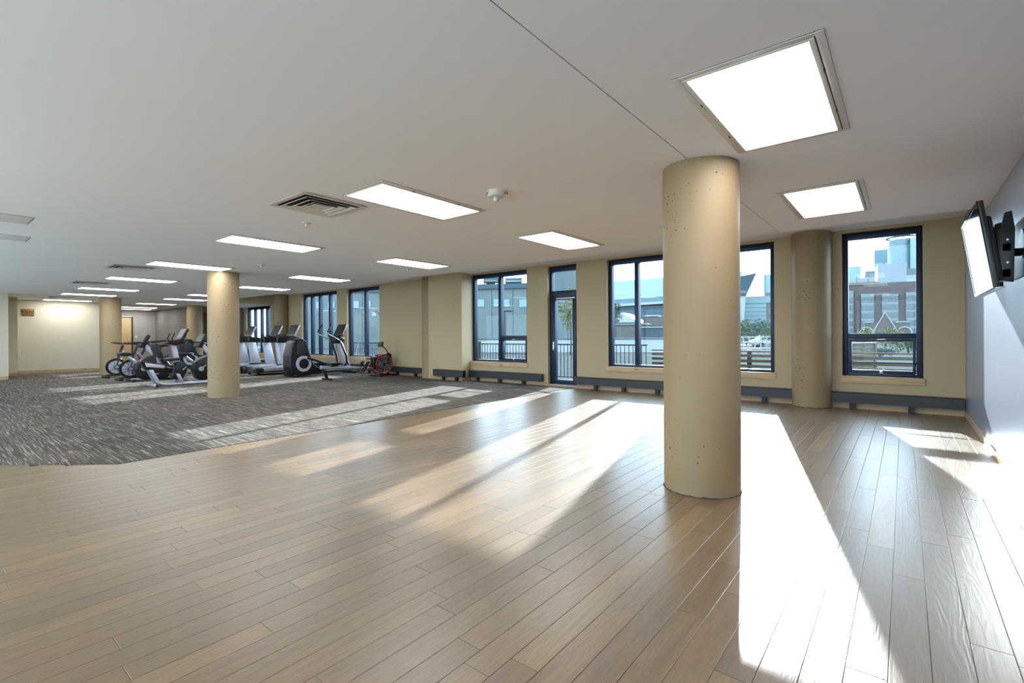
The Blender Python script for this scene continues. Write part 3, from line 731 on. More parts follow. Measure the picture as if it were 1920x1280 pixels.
t1.location = (-15.2, 7.42, 0.006)
dup(t1, (-16.5, 7.50, 0.006), 0, 'middle treadmill, rear deck in full view on the carpet')
dup(t1, (-18.15, 7.35, 0.006), 0, 'treadmill just appearing right of the carpet column')

def elliptical(label):
    t = thing('elliptical_trainer', label, 'elliptical trainer', (0, 0, 0), 0, 'elliptical trainers')
    tower = [(0.03, 0.03), (-0.03, 0.30), (-0.02, 0.62), (0.06, 0.98), (0.12, 1.06), (0.36, 1.08), (0.46, 1.02), (0.58, 0.62), (0.68, 0.34), (0.95, 0.16), (0.95, 0.05), (0.6, 0.03)]
    tw = B().prism(tower, 'x', -0.22, 0.22, 0.04, 3).build('drive_tower', M['black'], t)
    B().prism([(0.16, 0.66), (0.20, 0.98), (0.26, 1.03), (0.36, 1.02), (0.44, 0.66)], 'x', -0.235, 0.235, 0.014).build('tower_panel', M['graphite'], tw)
    B().prism([(-0.035, 0.3), (-0.025, 0.62), (0.055, 0.98), (0.09, 0.97), (0.03, 0.62), (0.02, 0.3)], 'x', -0.19, 0.19, 0.006).build('rear_trim', M['graphite'], tw)
    for s in (-1, 1):
        B().ring((s * 0.235, 0.36, 0.37), 'x', 0.225, 0.145, 0.03, 40).build('drive_ring', M['silver_lt'], t)
        B().lathe([(0.148, -0.012), (0.148, 0.012), (0.10, 0.02), (0.0, 0.02)] if s > 0 else [(0.148, 0.012), (0.148, -0.012), (0.10, -0.02), (0.0, -0.02)], (s * 0.235, 0.36, 0.37), 'x', 32).build('drive_disc', M['black'], t)
        ph = 1 if s > 0 else -1
        p0 = (s * 0.27, 0.36 + 0.10 * ph, 0.37 + 0.16 * ph); p1 = (s * 0.27, 1.08, 0.32)
        B().tube([p0, (s * 0.27, 0.75, (p0[2] + p1[2]) / 2 + 0.01), p1], 0.032, 10).build('link_arm', M['black'], t)
        pd = B().box(s * 0.24 - 0.08, s * 0.24 + 0.08, 1.02, 1.42, 0.27, 0.30, 0.012).box(s * 0.24 - 0.08, s * 0.24 - 0.065, 1.02, 1.42, 0.30, 0.35, 0.005).box(s * 0.24 + 0.065, s * 0.24 + 0.08, 1.02, 1.42, 0.30, 0.35, 0.005).box(s * 0.24 - 0.08, s * 0.24 + 0.08, 1.40, 1.42, 0.29, 0.36, 0.005).build('foot_pedal', M['black_matt'], t)
        B().tube([(s * 0.25, 1.38, 0.26), (s * 0.26, 1.60, 0.22), (s * 0.26, 1.72, 0.32)], 0.03, 10).build('pedal_arm', M['black'], t)
        B().tube([(s * 0.27, 1.74, 0.28), (s * 0.27, 1.70, 0.55), (s * 0.25, 1.56, 0.90), (s * 0.2, 1.52, 1.0)], 0.034, 10).build('swing_arm', M['black'], t)
        h = B().tube([(s * 0.2, 1.52, 1.02), (s * 0.25, 1.36, 1.10), (s * 0.28, 1.12, 1.20), (s * 0.28, 1.08, 1.27)], 0.017, 8).build('swing_handle', M['silver'], t)
        B().tube([(s * 0.28, 1.08, 1.27), (s * 0.27, 1.14, 1.38), (s * 0.25, 1.22, 1.50)], 0.021, 8).build('grip', M['black_matt'], h)
        B().tube([(s * 0.14, 1.55, 1.05), (s * 0.17, 1.36, 1.16), (s * 0.16, 1.42, 1.32)], 0.018, 8).build('fixed_handle', M['black_matt'], t)
    B().hull([(-0.075, 1.84, 0.10), (0.075, 1.84, 0.10), (0.075, 2.04, 0.10), (-0.075, 2.04, 0.10)], [(-0.06, 1.50, 1.10), (0.06, 1.50, 1.10), (0.06, 1.62, 1.10), (-0.06, 1.62, 1.10)], 0.015).build('mast', M['silver_lt'], t)
    B().prism([(1.40, 0.96), (1.38, 1.06), (1.50, 1.16), (1.70, 1.10), (1.70, 0.98), (1.55, 0.92)], 'x', -0.2, 0.2, 0.03, 3).build('handlebar_hub', M['black'], t)
    screen_box(t, (0, 1.56, 1.16), 0.46, 0.40, R(-26), 0.055)
    B().box(-0.07, 0.07, 0.85, 1.98, 0.05, 0.13, 0.02).build('base_rail', M['graphite'], t)
    for y in (0.12, 1.96): B().box(-0.34, 0.34, y - 0.05, y + 0.05, 0.001, 0.07, 0.02).build('stabilizer', M['black'], t)
    B().tube([(0.36, 0.10, 0.001 + 0.03), (-0.36, 0.10, 0.031)], 0.03).build('end_foot', M['black_matt'], t)
    return t
e1 = elliptical('elliptical trainer in the open, tall black tower with pale grey disc')
e1.location = (-13.6, 6.74, 0.006)
dup(e1, (-20.3, 6.05, 0.006), 0, 'elliptical trainer by taupe wall, white ring seen past the bikes')

# air rower
t = thing('rowing_machine', 'air rowing machine with red flywheel cage and silver rail', 'rowing machine', (-11.8, 6.75, 0.006))
B().hull([(-0.05, -0.03, 0.30), (0.05, -0.03, 0.30), (0.05, -0.03, 0.38), (-0.05, -0.03, 0.38)], [(-0.05, 1.62, 0.18), (0.05, 1.62, 0.18), (0.05, 1.62, 0.26), (-0.05, 1.62, 0.26)], 0.01).build('rail', M['silver'], t)
B().hull([(-0.035, 0.0, 0.30), (0.035, 0.0, 0.30), (0.035, 0.08, 0.30), (-0.035, 0.08, 0.30)], [(-0.03, 0.12, 0.03), (0.03, 0.12, 0.03), (0.03, 0.19, 0.03), (-0.03, 0.19, 0.03)], 0.008).build('rear_leg', M['black'], t)
B().box(-0.20, 0.20, 0.11, 0.19, 0.001, 0.05, 0.015).build('rear_foot', M['black_matt'], t)
st = B().box(-0.15, 0.15, 0.20, 0.46, 0.40, 0.45, 0.02, 3).build('seat', M['vinyl'], t)
B().box(-0.08, 0.08, 0.22, 0.44, 0.345, 0.40, 0.008).build('seat_carriage', M['black'], st)
for s in (-1, 1):
    fp = B().prism([(1.12, 0.18), (1.32, 0.44), (1.35, 0.42), (1.16, 0.16)], 'x', s * 0.13 - 0.06, s * 0.13 + 0.06, 0.006).build('foot_plate', M['black'], t)
    B().tube([(s * 0.13 - 0.065, 1.20, 0.31), (s * 0.13, 1.16, 0.36), (s * 0.13 + 0.065, 1.20, 0.31)], 0.012, 6).build('foot_strap', M['black_matt'], fp)
    rg = B()
    rg.tube([(s * 0.13, 1.86 + 0.27 * cos(2 * pi * k / 28), 0.33 + 0.27 * sin(2 * pi * k / 28)) for k in range(28)], 0.022, 8, closed=True)
    rg.build('cage_rim', M['red'], t)
    ms = B()
    for rr in (0.06, 0.11, 0.16, 0.21, 0.245): ms.tube([(s * 0.135, 1.86 + rr * cos(2 * pi * k / 24), 0.33 + rr * sin(2 * pi * k / 24)) for k in range(24)], 0.004, 5, closed=True)
    for k in range(12): ms.cyl((s * 0.135, 1.86 + 0.05 * cos(k * pi / 6), 0.33 + 0.05 * sin(k * pi / 6)), (s * 0.135, 1.86 + 0.26 * cos(k * pi / 6), 0.33 + 0.26 * sin(k * pi / 6)), 0.004, seg=5)
    ms.build('cage_mesh', M['silver'], t)
bl = B()
for k in range(16):
    a = k * pi / 8; c_, s_ = cos(a), sin(a)
    bl.hull([(-0.10, 1.86 + 0.05 * c_, 0.33 + 0.05 * s_), (0.10, 1.86 + 0.05 * c_, 0.33 + 0.05 * s_), (0.10, 1.86 + 0.22 * c_, 0.33 + 0.22 * s_), (-0.10, 1.86 + 0.22 * c_, 0.33 + 0.22 * s_)],
            [(-0.10, 1.862 + 0.05 * c_, 0.335 + 0.05 * s_), (0.10, 1.862 + 0.05 * c_, 0.335 + 0.05 * s_), (0.10, 1.862 + 0.22 * c_, 0.335 + 0.22 * s_), (-0.10, 1.862 + 0.22 * c_, 0.335 + 0.22 * s_)])
bl.build('fan_blades', M['graphite'], t)
B().cyl((-0.14, 1.86, 0.33), (0.14, 1.86, 0.33), 0.05, seg=18).build('fan_hub', M['black'], t)
b = B()
for k in range(14):
    a = 2 * pi * k / 14; b.cyl((-0.13, 1.86 + 0.27 * cos(a), 0.33 + 0.27 * sin(a)), (0.13, 1.86 + 0.27 * cos(a), 0.33 + 0.27 * sin(a)), 0.006, seg=6)
b.build('cage_bar', M['silver'], t)
B().box(-0.09, 0.09, 1.55, 1.72, 0.20, 0.56, 0.02).build('chain_housing', M['black'], t)
hb = B().cyl((-0.22, 1.50, 0.50), (0.22, 1.50, 0.50), 0.016).build('pull_handle', M['black_matt'], t)
b = B()
for y in (1.66, 2.12): b.box(-0.30, 0.30, y - 0.03, y + 0.03, 0.001, 0.045, 0.012)
b.box(-0.03, 0.03, 1.66, 2.12, 0.02, 0.06, 0.008)
b.build('front_stand', M['black'], t)
B().prism([(2.08, 0.30), (2.02, 0.62), (2.10, 0.66), (2.18, 0.60), (2.20, 0.25)], 'x', -0.06, 0.06, 0.01).build('front_post', M['black'], t)
B().tube([(0, 2.10, 0.62), (0, 2.02, 0.76), (0, 1.90, 0.85), (0, 1.86, 0.87)], 0.016, 8).build('monitor_arm', M['black'], t)
mo = B().box(-0.10, 0.10, -0.02, 0.02, -0.07, 0.08, 0.012, 3).xf(Matrix.Translation((0, 1.84, 0.90)) @ Matrix.Rotation(R(-18), 4, 'X')).build('monitor', M['black'], t)
B().box(-0.08, 0.08, -0.024, -0.018, -0.04, 0.06).xf(Matrix.Translation((0, 1.84, 0.90)) @ Matrix.Rotation(R(-18), 4, 'X')).build('display', M['screen_grey'], mo)

# spin bikes: local y forward is the rider's direction
def spin_bike(label):
    t = thing('spin_bike', label, 'exercise bike', (0, 0, 0), 0, 'spin bikes beside the column')
    fw = B().ring((0, 0.42, 0.30), 'x', 0.245, 0.185, 0.035, 40).build('flywheel', M['black'], t)
    B().lathe([(0.188, -0.008), (0.188, 0.008), (0.04, 0.016), (0.0, 0.016)], (0, 0.42, 0.30), 'x', 36).lathe([(0.188, 0.008), (0.188, -0.008), (0.04, -0.016), (0.0, -0.016)], (0, 0.42, 0.30), 'x', 36).build('flywheel_face', M['silver_lt'], fw)
    sp = B()
    for k in range(10): a = k * pi / 5; sp.tube([(s_ * 0.018, 0.42 + 0.06 * cos(a), 0.30 + 0.06 * sin(a)) if q == 0 else (s_ * 0.012, 0.42 + 0.18 * cos(a), 0.30 + 0.18 * sin(a)) for s_ in (1,) for q in (0, 1)], 0.006, 5)
    for k in range(10): a = k * pi / 5; sp.tube([(-0.018, 0.42 + 0.06 * cos(a), 0.30 + 0.06 * sin(a)), (-0.012, 0.42 + 0.18 * cos(a), 0.30 + 0.18 * sin(a))], 0.006, 5)
    sp.build('spoke', M['graphite'], fw)
    for s in (-1, 1):
        B().prism([(0.48, 0.34), (0.48, 0.26), (0.10, 0.16), (-0.16, 0.20), (-0.18, 0.38), (0.0, 0.44)], 'x', s * 0.05 - 0.012, s * 0.05 + 0.012, 0.006).build('chain_guard', M['black'], t)
        B().lathe([(0.045, -0.02), (0.045, 0.02), (0.0, 0.02)] if s > 0 else [(0.045, 0.02), (0.045, -0.02), (0.0, -0.02)], (s * 0.07, 0.42, 0.30), 'x', 16).build('axle_cap', M['silver'], t)
        B().tube([(s * 0.09, -0.05, 0.30), (s * 0.11, -0.05 + s * 0.12, 0.30 - s * 0.12)], 0.014).build('crank', M['silver'], t)
        B().box(s * 0.11 if s > 0 else -0.21, 0.21 if s > 0 else -0.11, -0.09 + s * 0.12, -0.01 + s * 0.12, 0.285 - s * 0.12, 0.315 - s * 0.12, 0.008).build('pedal', M['black_matt'], t)
        B().tube([(s * 0.05, 0.42, 0.30), (s * 0.05, 0.36, 0.62), (s * 0.03, 0.30, 0.78)], 0.018).build('fork', M['black'], t)
    B().tube([(0, 0.30, 0.76), (0, 0.10, 0.55), (0, -0.08, 0.30), (0, -0.25, 0.10)], 0.035, 10).build('main_tube', M['silver'], t)
    B().tube([(0, -0.06, 0.32), (0, -0.28, 0.86)], 0.03, 10).build('seat_post', M['black'], t)
    sd = B().prism([(-0.46, 0.89), (-0.46, 0.94), (-0.36, 0.955), (-0.12, 0.93), (-0.10, 0.90), (-0.25, 0.87)], 'x', -0.07, 0.07, 0.02, 3).build('saddle', M['vinyl'], t)
    B().box(-0.02, 0.02, -0.42, -0.16, 0.85, 0.875, 0.006).build('saddle_slider', M['silver'], sd)
    B().tube([(0, 0.30, 0.78), (0, 0.26, 0.93)], 0.03, 10).build('head_post', M['black'], t)
    hb = B().tube([(-0.16, 0.44, 0.99), (-0.2, 0.30, 0.97), (-0.2, 0.16, 0.96), (0.2, 0.16, 0.96), (0.2, 0.30, 0.97), (0.16, 0.44, 0.99)], 0.016, 8).build('handlebar', M['black_matt'], t)
    B().tube([(-0.16, 0.44, 0.99), (-0.155, 0.50, 1.01)], 0.019, 8).tube([(0.16, 0.44, 0.99), (0.155, 0.50, 1.01)], 0.019, 8).build('red_grip', M['red'], hb)['label'] = 'red grip end'
    B().cyl((0, 0.22, 0.60), (0, 0.25, 0.68), 0.022).build('resistance_knob', M['red'], t)['label'] = 'red resistance knob'
    B().box(-0.03, 0.03, -0.62, 0.66, 0.045, 0.09, 0.012).build('base_rail', M['black'], t)
    for y in (-0.60, 0.66): B().box(-0.26, 0.26, y - 0.045, y + 0.045, 0.001, 0.055, 0.02, 3).build('stabilizer', M['black_matt'], t)
    return t
s1 = spin_bike('spin bike farther from the viewer, grey flywheel against the column')
s1.location = (-17.75, 4.20, 0.006); s1.rotation_euler = (0, 0, pi)
dup(s1, (-16.35, 4.20, 0.006), pi, 'spin bike nearer the viewer, grey flywheel beside the recumbent bike')

# recumbent bike
t = thing('recumbent_bike', 'recumbent exercise bike with black padded backrest and silver legs', 'exercise bike', (-13.65, 3.58, 0.006))
B().prism([(-0.26, 0.60), (-0.16, 0.40), (0.10, 0.36), (0.56, 0.24), (0.62, 0.40), (0.30, 0.50), (0.0, 0.545), (-0.22, 0.61)], 'x', -0.10, 0.10, 0.015).build('seat_beam', M['black_gloss'], t)
B().prism([(-0.17, 0.565), (-0.15, 0.47), (0.20, 0.42), (0.22, 0.485)], 'x', -0.106, 0.106, 0.006).build('beam_trim', M['silver_lt'], t)
B().prism([(0.36, 0.22), (0.38, 0.48), (0.48, 0.575), (0.58, 0.55), (0.68, 0.42), (0.67, 0.33), (0.58, 0.15), (0.46, 0.13)], 'x', -0.13, 0.13, 0.025, 3).build('drive_housing', M['black'], t)
for s in (-1, 1):
    B().hull([(s * 0.10 - 0.03, -0.10, 0.40), (s * 0.10 + 0.03, -0.10, 0.40), (s * 0.10 + 0.03, -0.02, 0.40), (s * 0.10 - 0.03, -0.02, 0.40)], [(s * 0.12 - 0.03, 0.05, 0.06), (s * 0.12 + 0.03, 0.05, 0.06), (s * 0.12 + 0.03, 0.13, 0.06), (s * 0.12 - 0.03, 0.13, 0.06)], 0.01).build('rear_leg', M['silver'], t)
    B().hull([(s * 0.14 - 0.03, 0.42, 0.28), (s * 0.14 + 0.03, 0.42, 0.28), (s * 0.14 + 0.03, 0.50, 0.28), (s * 0.14 - 0.03, 0.50, 0.28)], [(s * 0.14 - 0.03, 0.52, 0.05), (s * 0.14 + 0.03, 0.52, 0.05), (s * 0.14 + 0.03, 0.60, 0.05), (s * 0.14 - 0.03, 0.60, 0.05)], 0.01).build('front_leg', M['silver'], t)
    B().tube([(s * 0.12, 0.03, 0.13), (s * 0.13, 0.14, 0.055), (s * 0.14, 0.26, 0.036), (s * 0.14, 1.30, 0.036)], 0.028, 8).build('base_rail', M['silver'], t)
    B().tube([(s * 0.15, 0.56, 0.36), (s * 0.17, 0.56 + s * 0.10, 0.36 + s * 0.10)], 0.014).build('crank', M['silver'], t)
    B().box(s * 0.17 if s > 0 else -0.27, 0.27 if s > 0 else -0.17, 0.52 + s * 0.10, 0.60 + s * 0.10, 0.34 + s * 0.10, 0.38 + s * 0.10, 0.008).build('pedal', M['black_matt'], t)
    B().tube([(s * 0.10, 0.46, 1.03), (s * 0.20, 0.28, 1.07), (s * 0.23, 0.08, 1.05), (s * 0.24, -0.08, 1.02)], 0.016, 8).build('upper_handle', M['black_matt'], t)
    B().tube([(s * 0.12, 0.40, 1.03), (s * 0.16, 0.34, 1.12), (s * 0.16, 0.40, 1.24)], 0.014, 8).build('fixed_grip', M['black_matt'], t)
    B().tube([(s * 0.10, 0.14, 0.60), (s * 0.27, 0.12, 0.66), (s * 0.28, 0.24, 0.72)], 0.016, 8).build('seat_handle', M['black_matt'], t)
B().box(-0.34, 0.34, -0.05, 0.05, 0.001, 0.07, 0.022, 3).build('rear_stabilizer', M['silver'], t)
for s in (-1, 1): B().cyl((s * 0.35, 0.0, 0.036), (s * 0.29, 0.0, 0.036), 0.035).build('end_wheel', M['black_matt'], t)
B().box(-0.34, 0.34, 1.24, 1.34, 0.001, 0.07, 0.022, 3).build('front_stabilizer', M['black'], t)
B().hull([(-0.19, -0.03, 1.00), (0.19, -0.03, 1.00), (0.19, 0.07, 1.00), (-0.19, 0.07, 1.00)], [(-0.20, 0.08, 0.66), (0.20, 0.08, 0.66), (0.20, 0.19, 0.66), (-0.20, 0.19, 0.66)], 0.03).build('backrest', M['vinyl'], t)
B().hull([(-0.2, 0.16, 0.58), (0.2, 0.16, 0.58), (0.2, 0.50, 0.60), (-0.2, 0.50, 0.60)], [(-0.2, 0.16, 0.64), (0.2, 0.16, 0.64), (0.2, 0.50, 0.66), (-0.2, 0.50, 0.66)], 0.02).build('seat_pad', M['vinyl'], t)
B().hull([(-0.05, 0.10, 0.50), (0.05, 0.10, 0.50), (0.05, 0.18, 0.50), (-0.05, 0.18, 0.50)], [(-0.05, 0.06, 0.84), (0.05, 0.06, 0.84), (0.05, 0.10, 0.84), (-0.05, 0.10, 0.84)], 0.008).build('back_support', M['silver'], t)
B().hull([(-0.065, 0.42, 0.54), (0.065, 0.42, 0.54), (0.065, 0.54, 0.54), (-0.065, 0.54, 0.54)], [(-0.055, 0.36, 1.00), (0.055, 0.36, 1.00), (0.055, 0.46, 1.00), (-0.055, 0.46, 1.00)], 0.012).build('mast', M['silver_lt'], t)
B().prism([(0.24, 0.99), (0.26, 1.05), (0.52, 1.10), (0.62, 1.06), (0.62, 1.0), (0.44, 0.95)], 'x', -0.15, 0.15, 0.015).build('console_base', M['black'], t)
cs = screen_box(t, (0, 0.50, 1.06), 0.40, 0.33, R(-26), 0.06, silver=False)

# upright bike, partly behind the carpet column
t = thing('upright_bike', 'upright exercise bike with large console, cut off by carpet column', 'exercise bike', (-14.3, 4.64, 0.006))
B().prism([(0.02, 0.10), (-0.06, 0.34), (0.0, 0.50), (0.14, 0.60), (0.34, 0.68), (0.60, 0.60), (0.74, 0.40), (0.72, 0.10), (0.6, 0.03), (0.12, 0.03)], 'x', -0.14, 0.14, 0.04, 3).build('drive_housing', M['black'], t)
B().prism([(0.02, 0.50), (0.14, 0.60), (0.34, 0.68), (0.34, 0.65), (0.15, 0.57), (0.05, 0.48)], 'x', -0.146, 0.146, 0.004).build('housing_trim', M['graphite'], t)
for s in (-1, 1):
    B().lathe([(0.06, -0.014), (0.06, 0.014), (0.0, 0.014)] if s > 0 else [(0.06, 0.014), (0.06, -0.014), (0.0, -0.014)], (s * 0.15, 0.12, 0.33), 'x', 20).build('crank_hub', M['silver_lt'], t)
    B().tube([(s * 0.17, 0.12, 0.33), (s * 0.18, 0.12 + s * 0.12, 0.33 + s * 0.12)], 0.017).build('crank', M['silver_lt'], t)
    B().box(s * 0.18 if s > 0 else -0.29, 0.29 if s > 0 else -0.18, 0.07 + s * 0.12, 0.17 + s * 0.12, 0.31 + s * 0.12, 0.35 + s * 0.12, 0.01).build('pedal', M['black_matt'], t)
    B().tube([(s * 0.08, 0.26, 0.98), (s * 0.2, 0.14, 1.00), (s * 0.22, -0.06, 1.02)], 0.016, 8).build('handle', M['black_matt'], t)
    B().box(s * 0.147 - 0.003, s * 0.147 + 0.003, 0.30, 0.46, 0.165, 0.185).box(s * 0.147 - 0.003, s * 0.147 + 0.003, 0.24, 0.40, 0.145, 0.158).build('silver_stripe', M['silver_lt'], t)
B().hull([(-0.06, 0.36, 0.62), (0.06, 0.36, 0.62), (0.06, 0.48, 0.62), (-0.06, 0.48, 0.62)], [(-0.05, 0.13, 0.96), (0.05, 0.13, 0.96), (0.05, 0.23, 0.96), (-0.05, 0.23, 0.96)], 0.012).build('mast', M['silver_lt'], t)
B().tube([(0, 0.0, 0.48), (0, -0.20, 0.66)], 0.04, 10).build('seat_post', M['silver'], t)
B().prism([(-0.40, 0.68), (-0.40, 0.75), (-0.30, 0.77), (-0.08, 0.74), (-0.06, 0.71), (-0.20, 0.66)], 'x', -0.11, 0.11, 0.025, 3).build('saddle', M['vinyl'], t)
for y in (-0.12, 0.72): B().box(-0.28, 0.28, y - 0.05, y + 0.05, 0.001, 0.06, 0.02, 3).build('stabilizer', M['black'], t)
B().box(-0.05, 0.05, -0.12, 0.72, 0.02, 0.07, 0.01).build('base_rail', M['silver'], t)
screen_box(t, (0, 0.04, 0.90), 0.42, 0.36, R(-24), 0.09, silver=False)
dup(t, (-15.75, 3.78, 0.006), 0, 'upright exercise bike mostly hidden behind the recumbent bike')

# ------------------------------------------------------------------ outside: terrace, railing, street, buildings, trees
# survey(t, d): plan position at distance d along the view axis, t = sideways offset / distance
def survey(t, d): return (-sin(YAW) * d + cos(YAW) * t * d, cos(YAW) * d + sin(YAW) * t * d)
def tb(u): return (u - 960.0) / 912.86
def hz(v, d, u=960): return CAMZ + (628.35 - v - (u - 960) * 0.00608 * -1.0) / 912.86 * d

EX = {}  # haze over the distant blocks is mixed into their colours
def em(name, col, rough=0.8, amt=0.08, scale=1.0, spec=0.2):
    if name != 'bounce_paving': col = tuple(c * 0.46 for c in col[:3]) + (1,)
    EX[name] = noisy(name, col, rough, amt, scale, 0, spec); return EX[name]
em('terrace', srgb(96, 98, 98), 0.9, 0.1, 6, 0.0); em('ground', srgb(92, 98, 99), 0.95, 0.22, 2.5, 0.0)
em('slab_wall', srgb(114, 128, 128), 0.85, 0.10, 0.5); em('slab_tower', srgb(100, 116, 120), 0.85, 0.08, 0.5)
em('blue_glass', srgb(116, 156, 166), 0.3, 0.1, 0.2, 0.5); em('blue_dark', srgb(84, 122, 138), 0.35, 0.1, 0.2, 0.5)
em('pale_roof', srgb(158, 184, 190), 0.6, 0.05, 0.1); em('dark_band', srgb(70, 92, 102), 0.7, 0.08, 0.3); em('white_band', srgb(170, 184, 188), 0.6, 0.03, 0.5)
em('brick', srgb(104, 96, 96), 0.9, 0.15, 1.2); em('tan_block', srgb(132, 126, 118), 0.9, 0.1, 0.8); em('pale_block', srgb(150, 164, 172), 0.8, 0.06, 0.2)  # brick is greyed to carry the haze
em('win_grid', srgb(66, 92, 98), 0.3, 0.2, 2.0, 0.5); em('sash_white', srgb(132, 144, 150), 0.6, 0.05, 1); em('unit', srgb(70, 92, 100), 0.6, 0.08, 1)
em('metal_dark', srgb(40, 46, 50), 0.5, 0.05, 2); em('leaf_a', srgb(74, 96, 62), 0.8, 0.35, 1.7); em('leaf_b', srgb(112, 116, 60), 0.8, 0.35, 1.7); em('leaf_c', srgb(66, 92, 84), 0.8, 0.3, 1.7)
em('bark', srgb(66, 56, 48), 0.9, 0.2, 3); em('timber', srgb(96, 92, 84), 0.85, 0.2, 3); em('white_rail', srgb(160, 164, 164), 0.5, 0.05, 1); em('car_white', srgb(160, 166, 168), 0.35, 0.02, 1); em('asphalt', srgb(92, 96, 100), 0.9, 0.1, 2)

em('bounce_paving', srgb(226, 224, 220), 0.9, 0.06, 1.5, 0.0)
sg = B().box(-60, 40, -60, YS - 0.2, -0.5, -0.03).build('ground', EX['bounce_paving'], smooth=False); tag(sg, kind='structure')  # unseen pale ground, added to bounce daylight up through the south glazing
gd = B().box(-420, 240, 10.9, 620, -0.75, -0.35).build('ground', EX['ground'], smooth=False); tag(gd, kind='structure')
B().prism([survey(-0.75, 60), survey(-0.75, 76), survey(0.5, 76), survey(0.5, 60)], 'z', -0.349, -0.33).build('road', EX['asphalt'], gd)
tr = B().box(-26, XE + 1.5, 9.302, 10.9, -0.5, -0.02).build('terrace', EX['terrace'], smooth=False); tag(tr, kind='structure')

def railing(x0, x1, y, label, step=0.105):
    t = thing('balcony_railing', label, 'railing', (x0, y, -0.02))
    L = x1 - x0
    B().box(0, L, -0.02, 0.02, 0.91, 0.945).build('top_rail', EX['metal_dark'], t)
    B().box(0, L, -0.015, 0.015, 0.09, 0.115).build('bottom_rail', EX['metal_dark'], t)
    i = 0; n = 0
    me = B().box(-0.007, 0.007, -0.007, 0.007, 0.11, 0.915).mesh('picket', EX['metal_dark'], False)
    pm = B().box(-0.03, 0.03, -0.03, 0.03, 0.0, 1.0).mesh('post', EX['metal_dark'], False)
    while i * step < L:
        if i % 18 == 3: put('post', pm, t, (i * step, 0, 0))
        else: put('picket', me, t, (i * step, 0, 0))
        i += 1
    return t
railing(-17.6, -4.55, 10.55, 'black picket railing outside the glass door')
def cable_rail(x0, x1, y, label):
    t = thing('cable_railing', label, 'railing', (x0, y, -0.02)); L = x1 - x0
    B().box(0, L, -0.025, 0.025, 0.80, 0.83).build('top_rail', EX['timber'], t)
    me = B().box(0, L, -0.012, 0.012, -0.03, 0.03).mesh('slat', EX['timber'], False)
    for k in range(7): put('slat', me, t, (0, 0, 0.10 + k * 0.105))
    pm = B().box(-0.04, 0.04, 0.012, 0.07, 0, 0.84).mesh('post', EX['metal_dark'], False)
    x = 0.6
    while x < L: put('post', pm, t, (x, 0, 0)); x += 1.45
cable_rail(-4.5, 1.6, 10.7, 'horizontal timber slat balustrade outside the windows right of the door')

class Facade:
    """a block whose front runs from plan point a to b; local x along the front, y into the block"""
    def __init__(s, name, label, cat, ta, da, tb_, db, z1, depth, m, z0=-0.4, group=None):
        if db is None: db = da - ta * da * (tb_ - ta) / (1 + ta * tb_)
        a, b = Vector(survey(ta, da)), Vector(survey(tb_, db)); s.L = (b - a).length
        s.t = thing(name, label, cat, (a.x, a.y, 0), math.atan2(b.y - a.y, b.x - a.x), group); s.z1 = z1; s.z0 = z0; s.depth = depth
        if m: B().box(0, s.L, 0, depth, z0, z1).build('body', m, s.t, smooth=False)
    def boxes(s, name, m, lst):
        for q in lst: B().box(*q).build(name, m, s.t, smooth=False)
    def strip(s, name, m, lst):
        b = B()
        for q in lst: b.box(*q)
        return tag(b.build(name, m, s.t, smooth=False), kind='stuff')

# long slab building with rooftop units (seen through the double window, the door and the far windows)
f = Facade('slab_building', 'long blank grey green building with rooftop cooling units', 'building', tb(505), 62, tb(1012), 55, 7.0, 18, EX['slab_wall'])
L = f.L
f.boxes('parapet', EX['dark_band'], [(-0.2, L, -0.25, 0.1, 6.5, 7.05)])
def uu(u):  # distance along the front for a sight line
    a = Vector(survey(tb(505), 62)); b = Vector(survey(tb(1012), 55)); d = Vector(survey(tb(u), 1)); e = b - a
    k = (a.x * d.y - a.y * d.x) / (e.y * d.x - e.x * d.y); return k * e.length
f.boxes('window', EX['blue_glass'], [(uu(u) - w_, uu(u) + w_, -0.08, 0.1, z, z + 0.85) for u, w_, z in ((902, 0.42, 4.45), (931, 0.30, 4.45), (949, 0.42, 4.4), (981, 0.42, 4.35), (600, 0.45, 4.6), (622, 0.45, 4.6), (668, 0.42, 4.6), (690, 0.42, 4.6))])
f.boxes('wall_joint', EX['dark_band'], [(uu(u) - 0.04, uu(u) + 0.04, -0.02, 0.02, 0, 6.4) for u in (600, 640, 680, 922.5, 962)])
f2 = Facade('stair_tower', 'taller blank grey tower at the right end of the slab building', 'building', tb(1003), 54.5, tb(1058), 53, 11.5, 16, EX['slab_tower'])
f2.boxes('ledge', EX['slab_wall'], [(-0.1, f2.L + 0.05, -0.12, 0.05, 3.9, 4.6)])
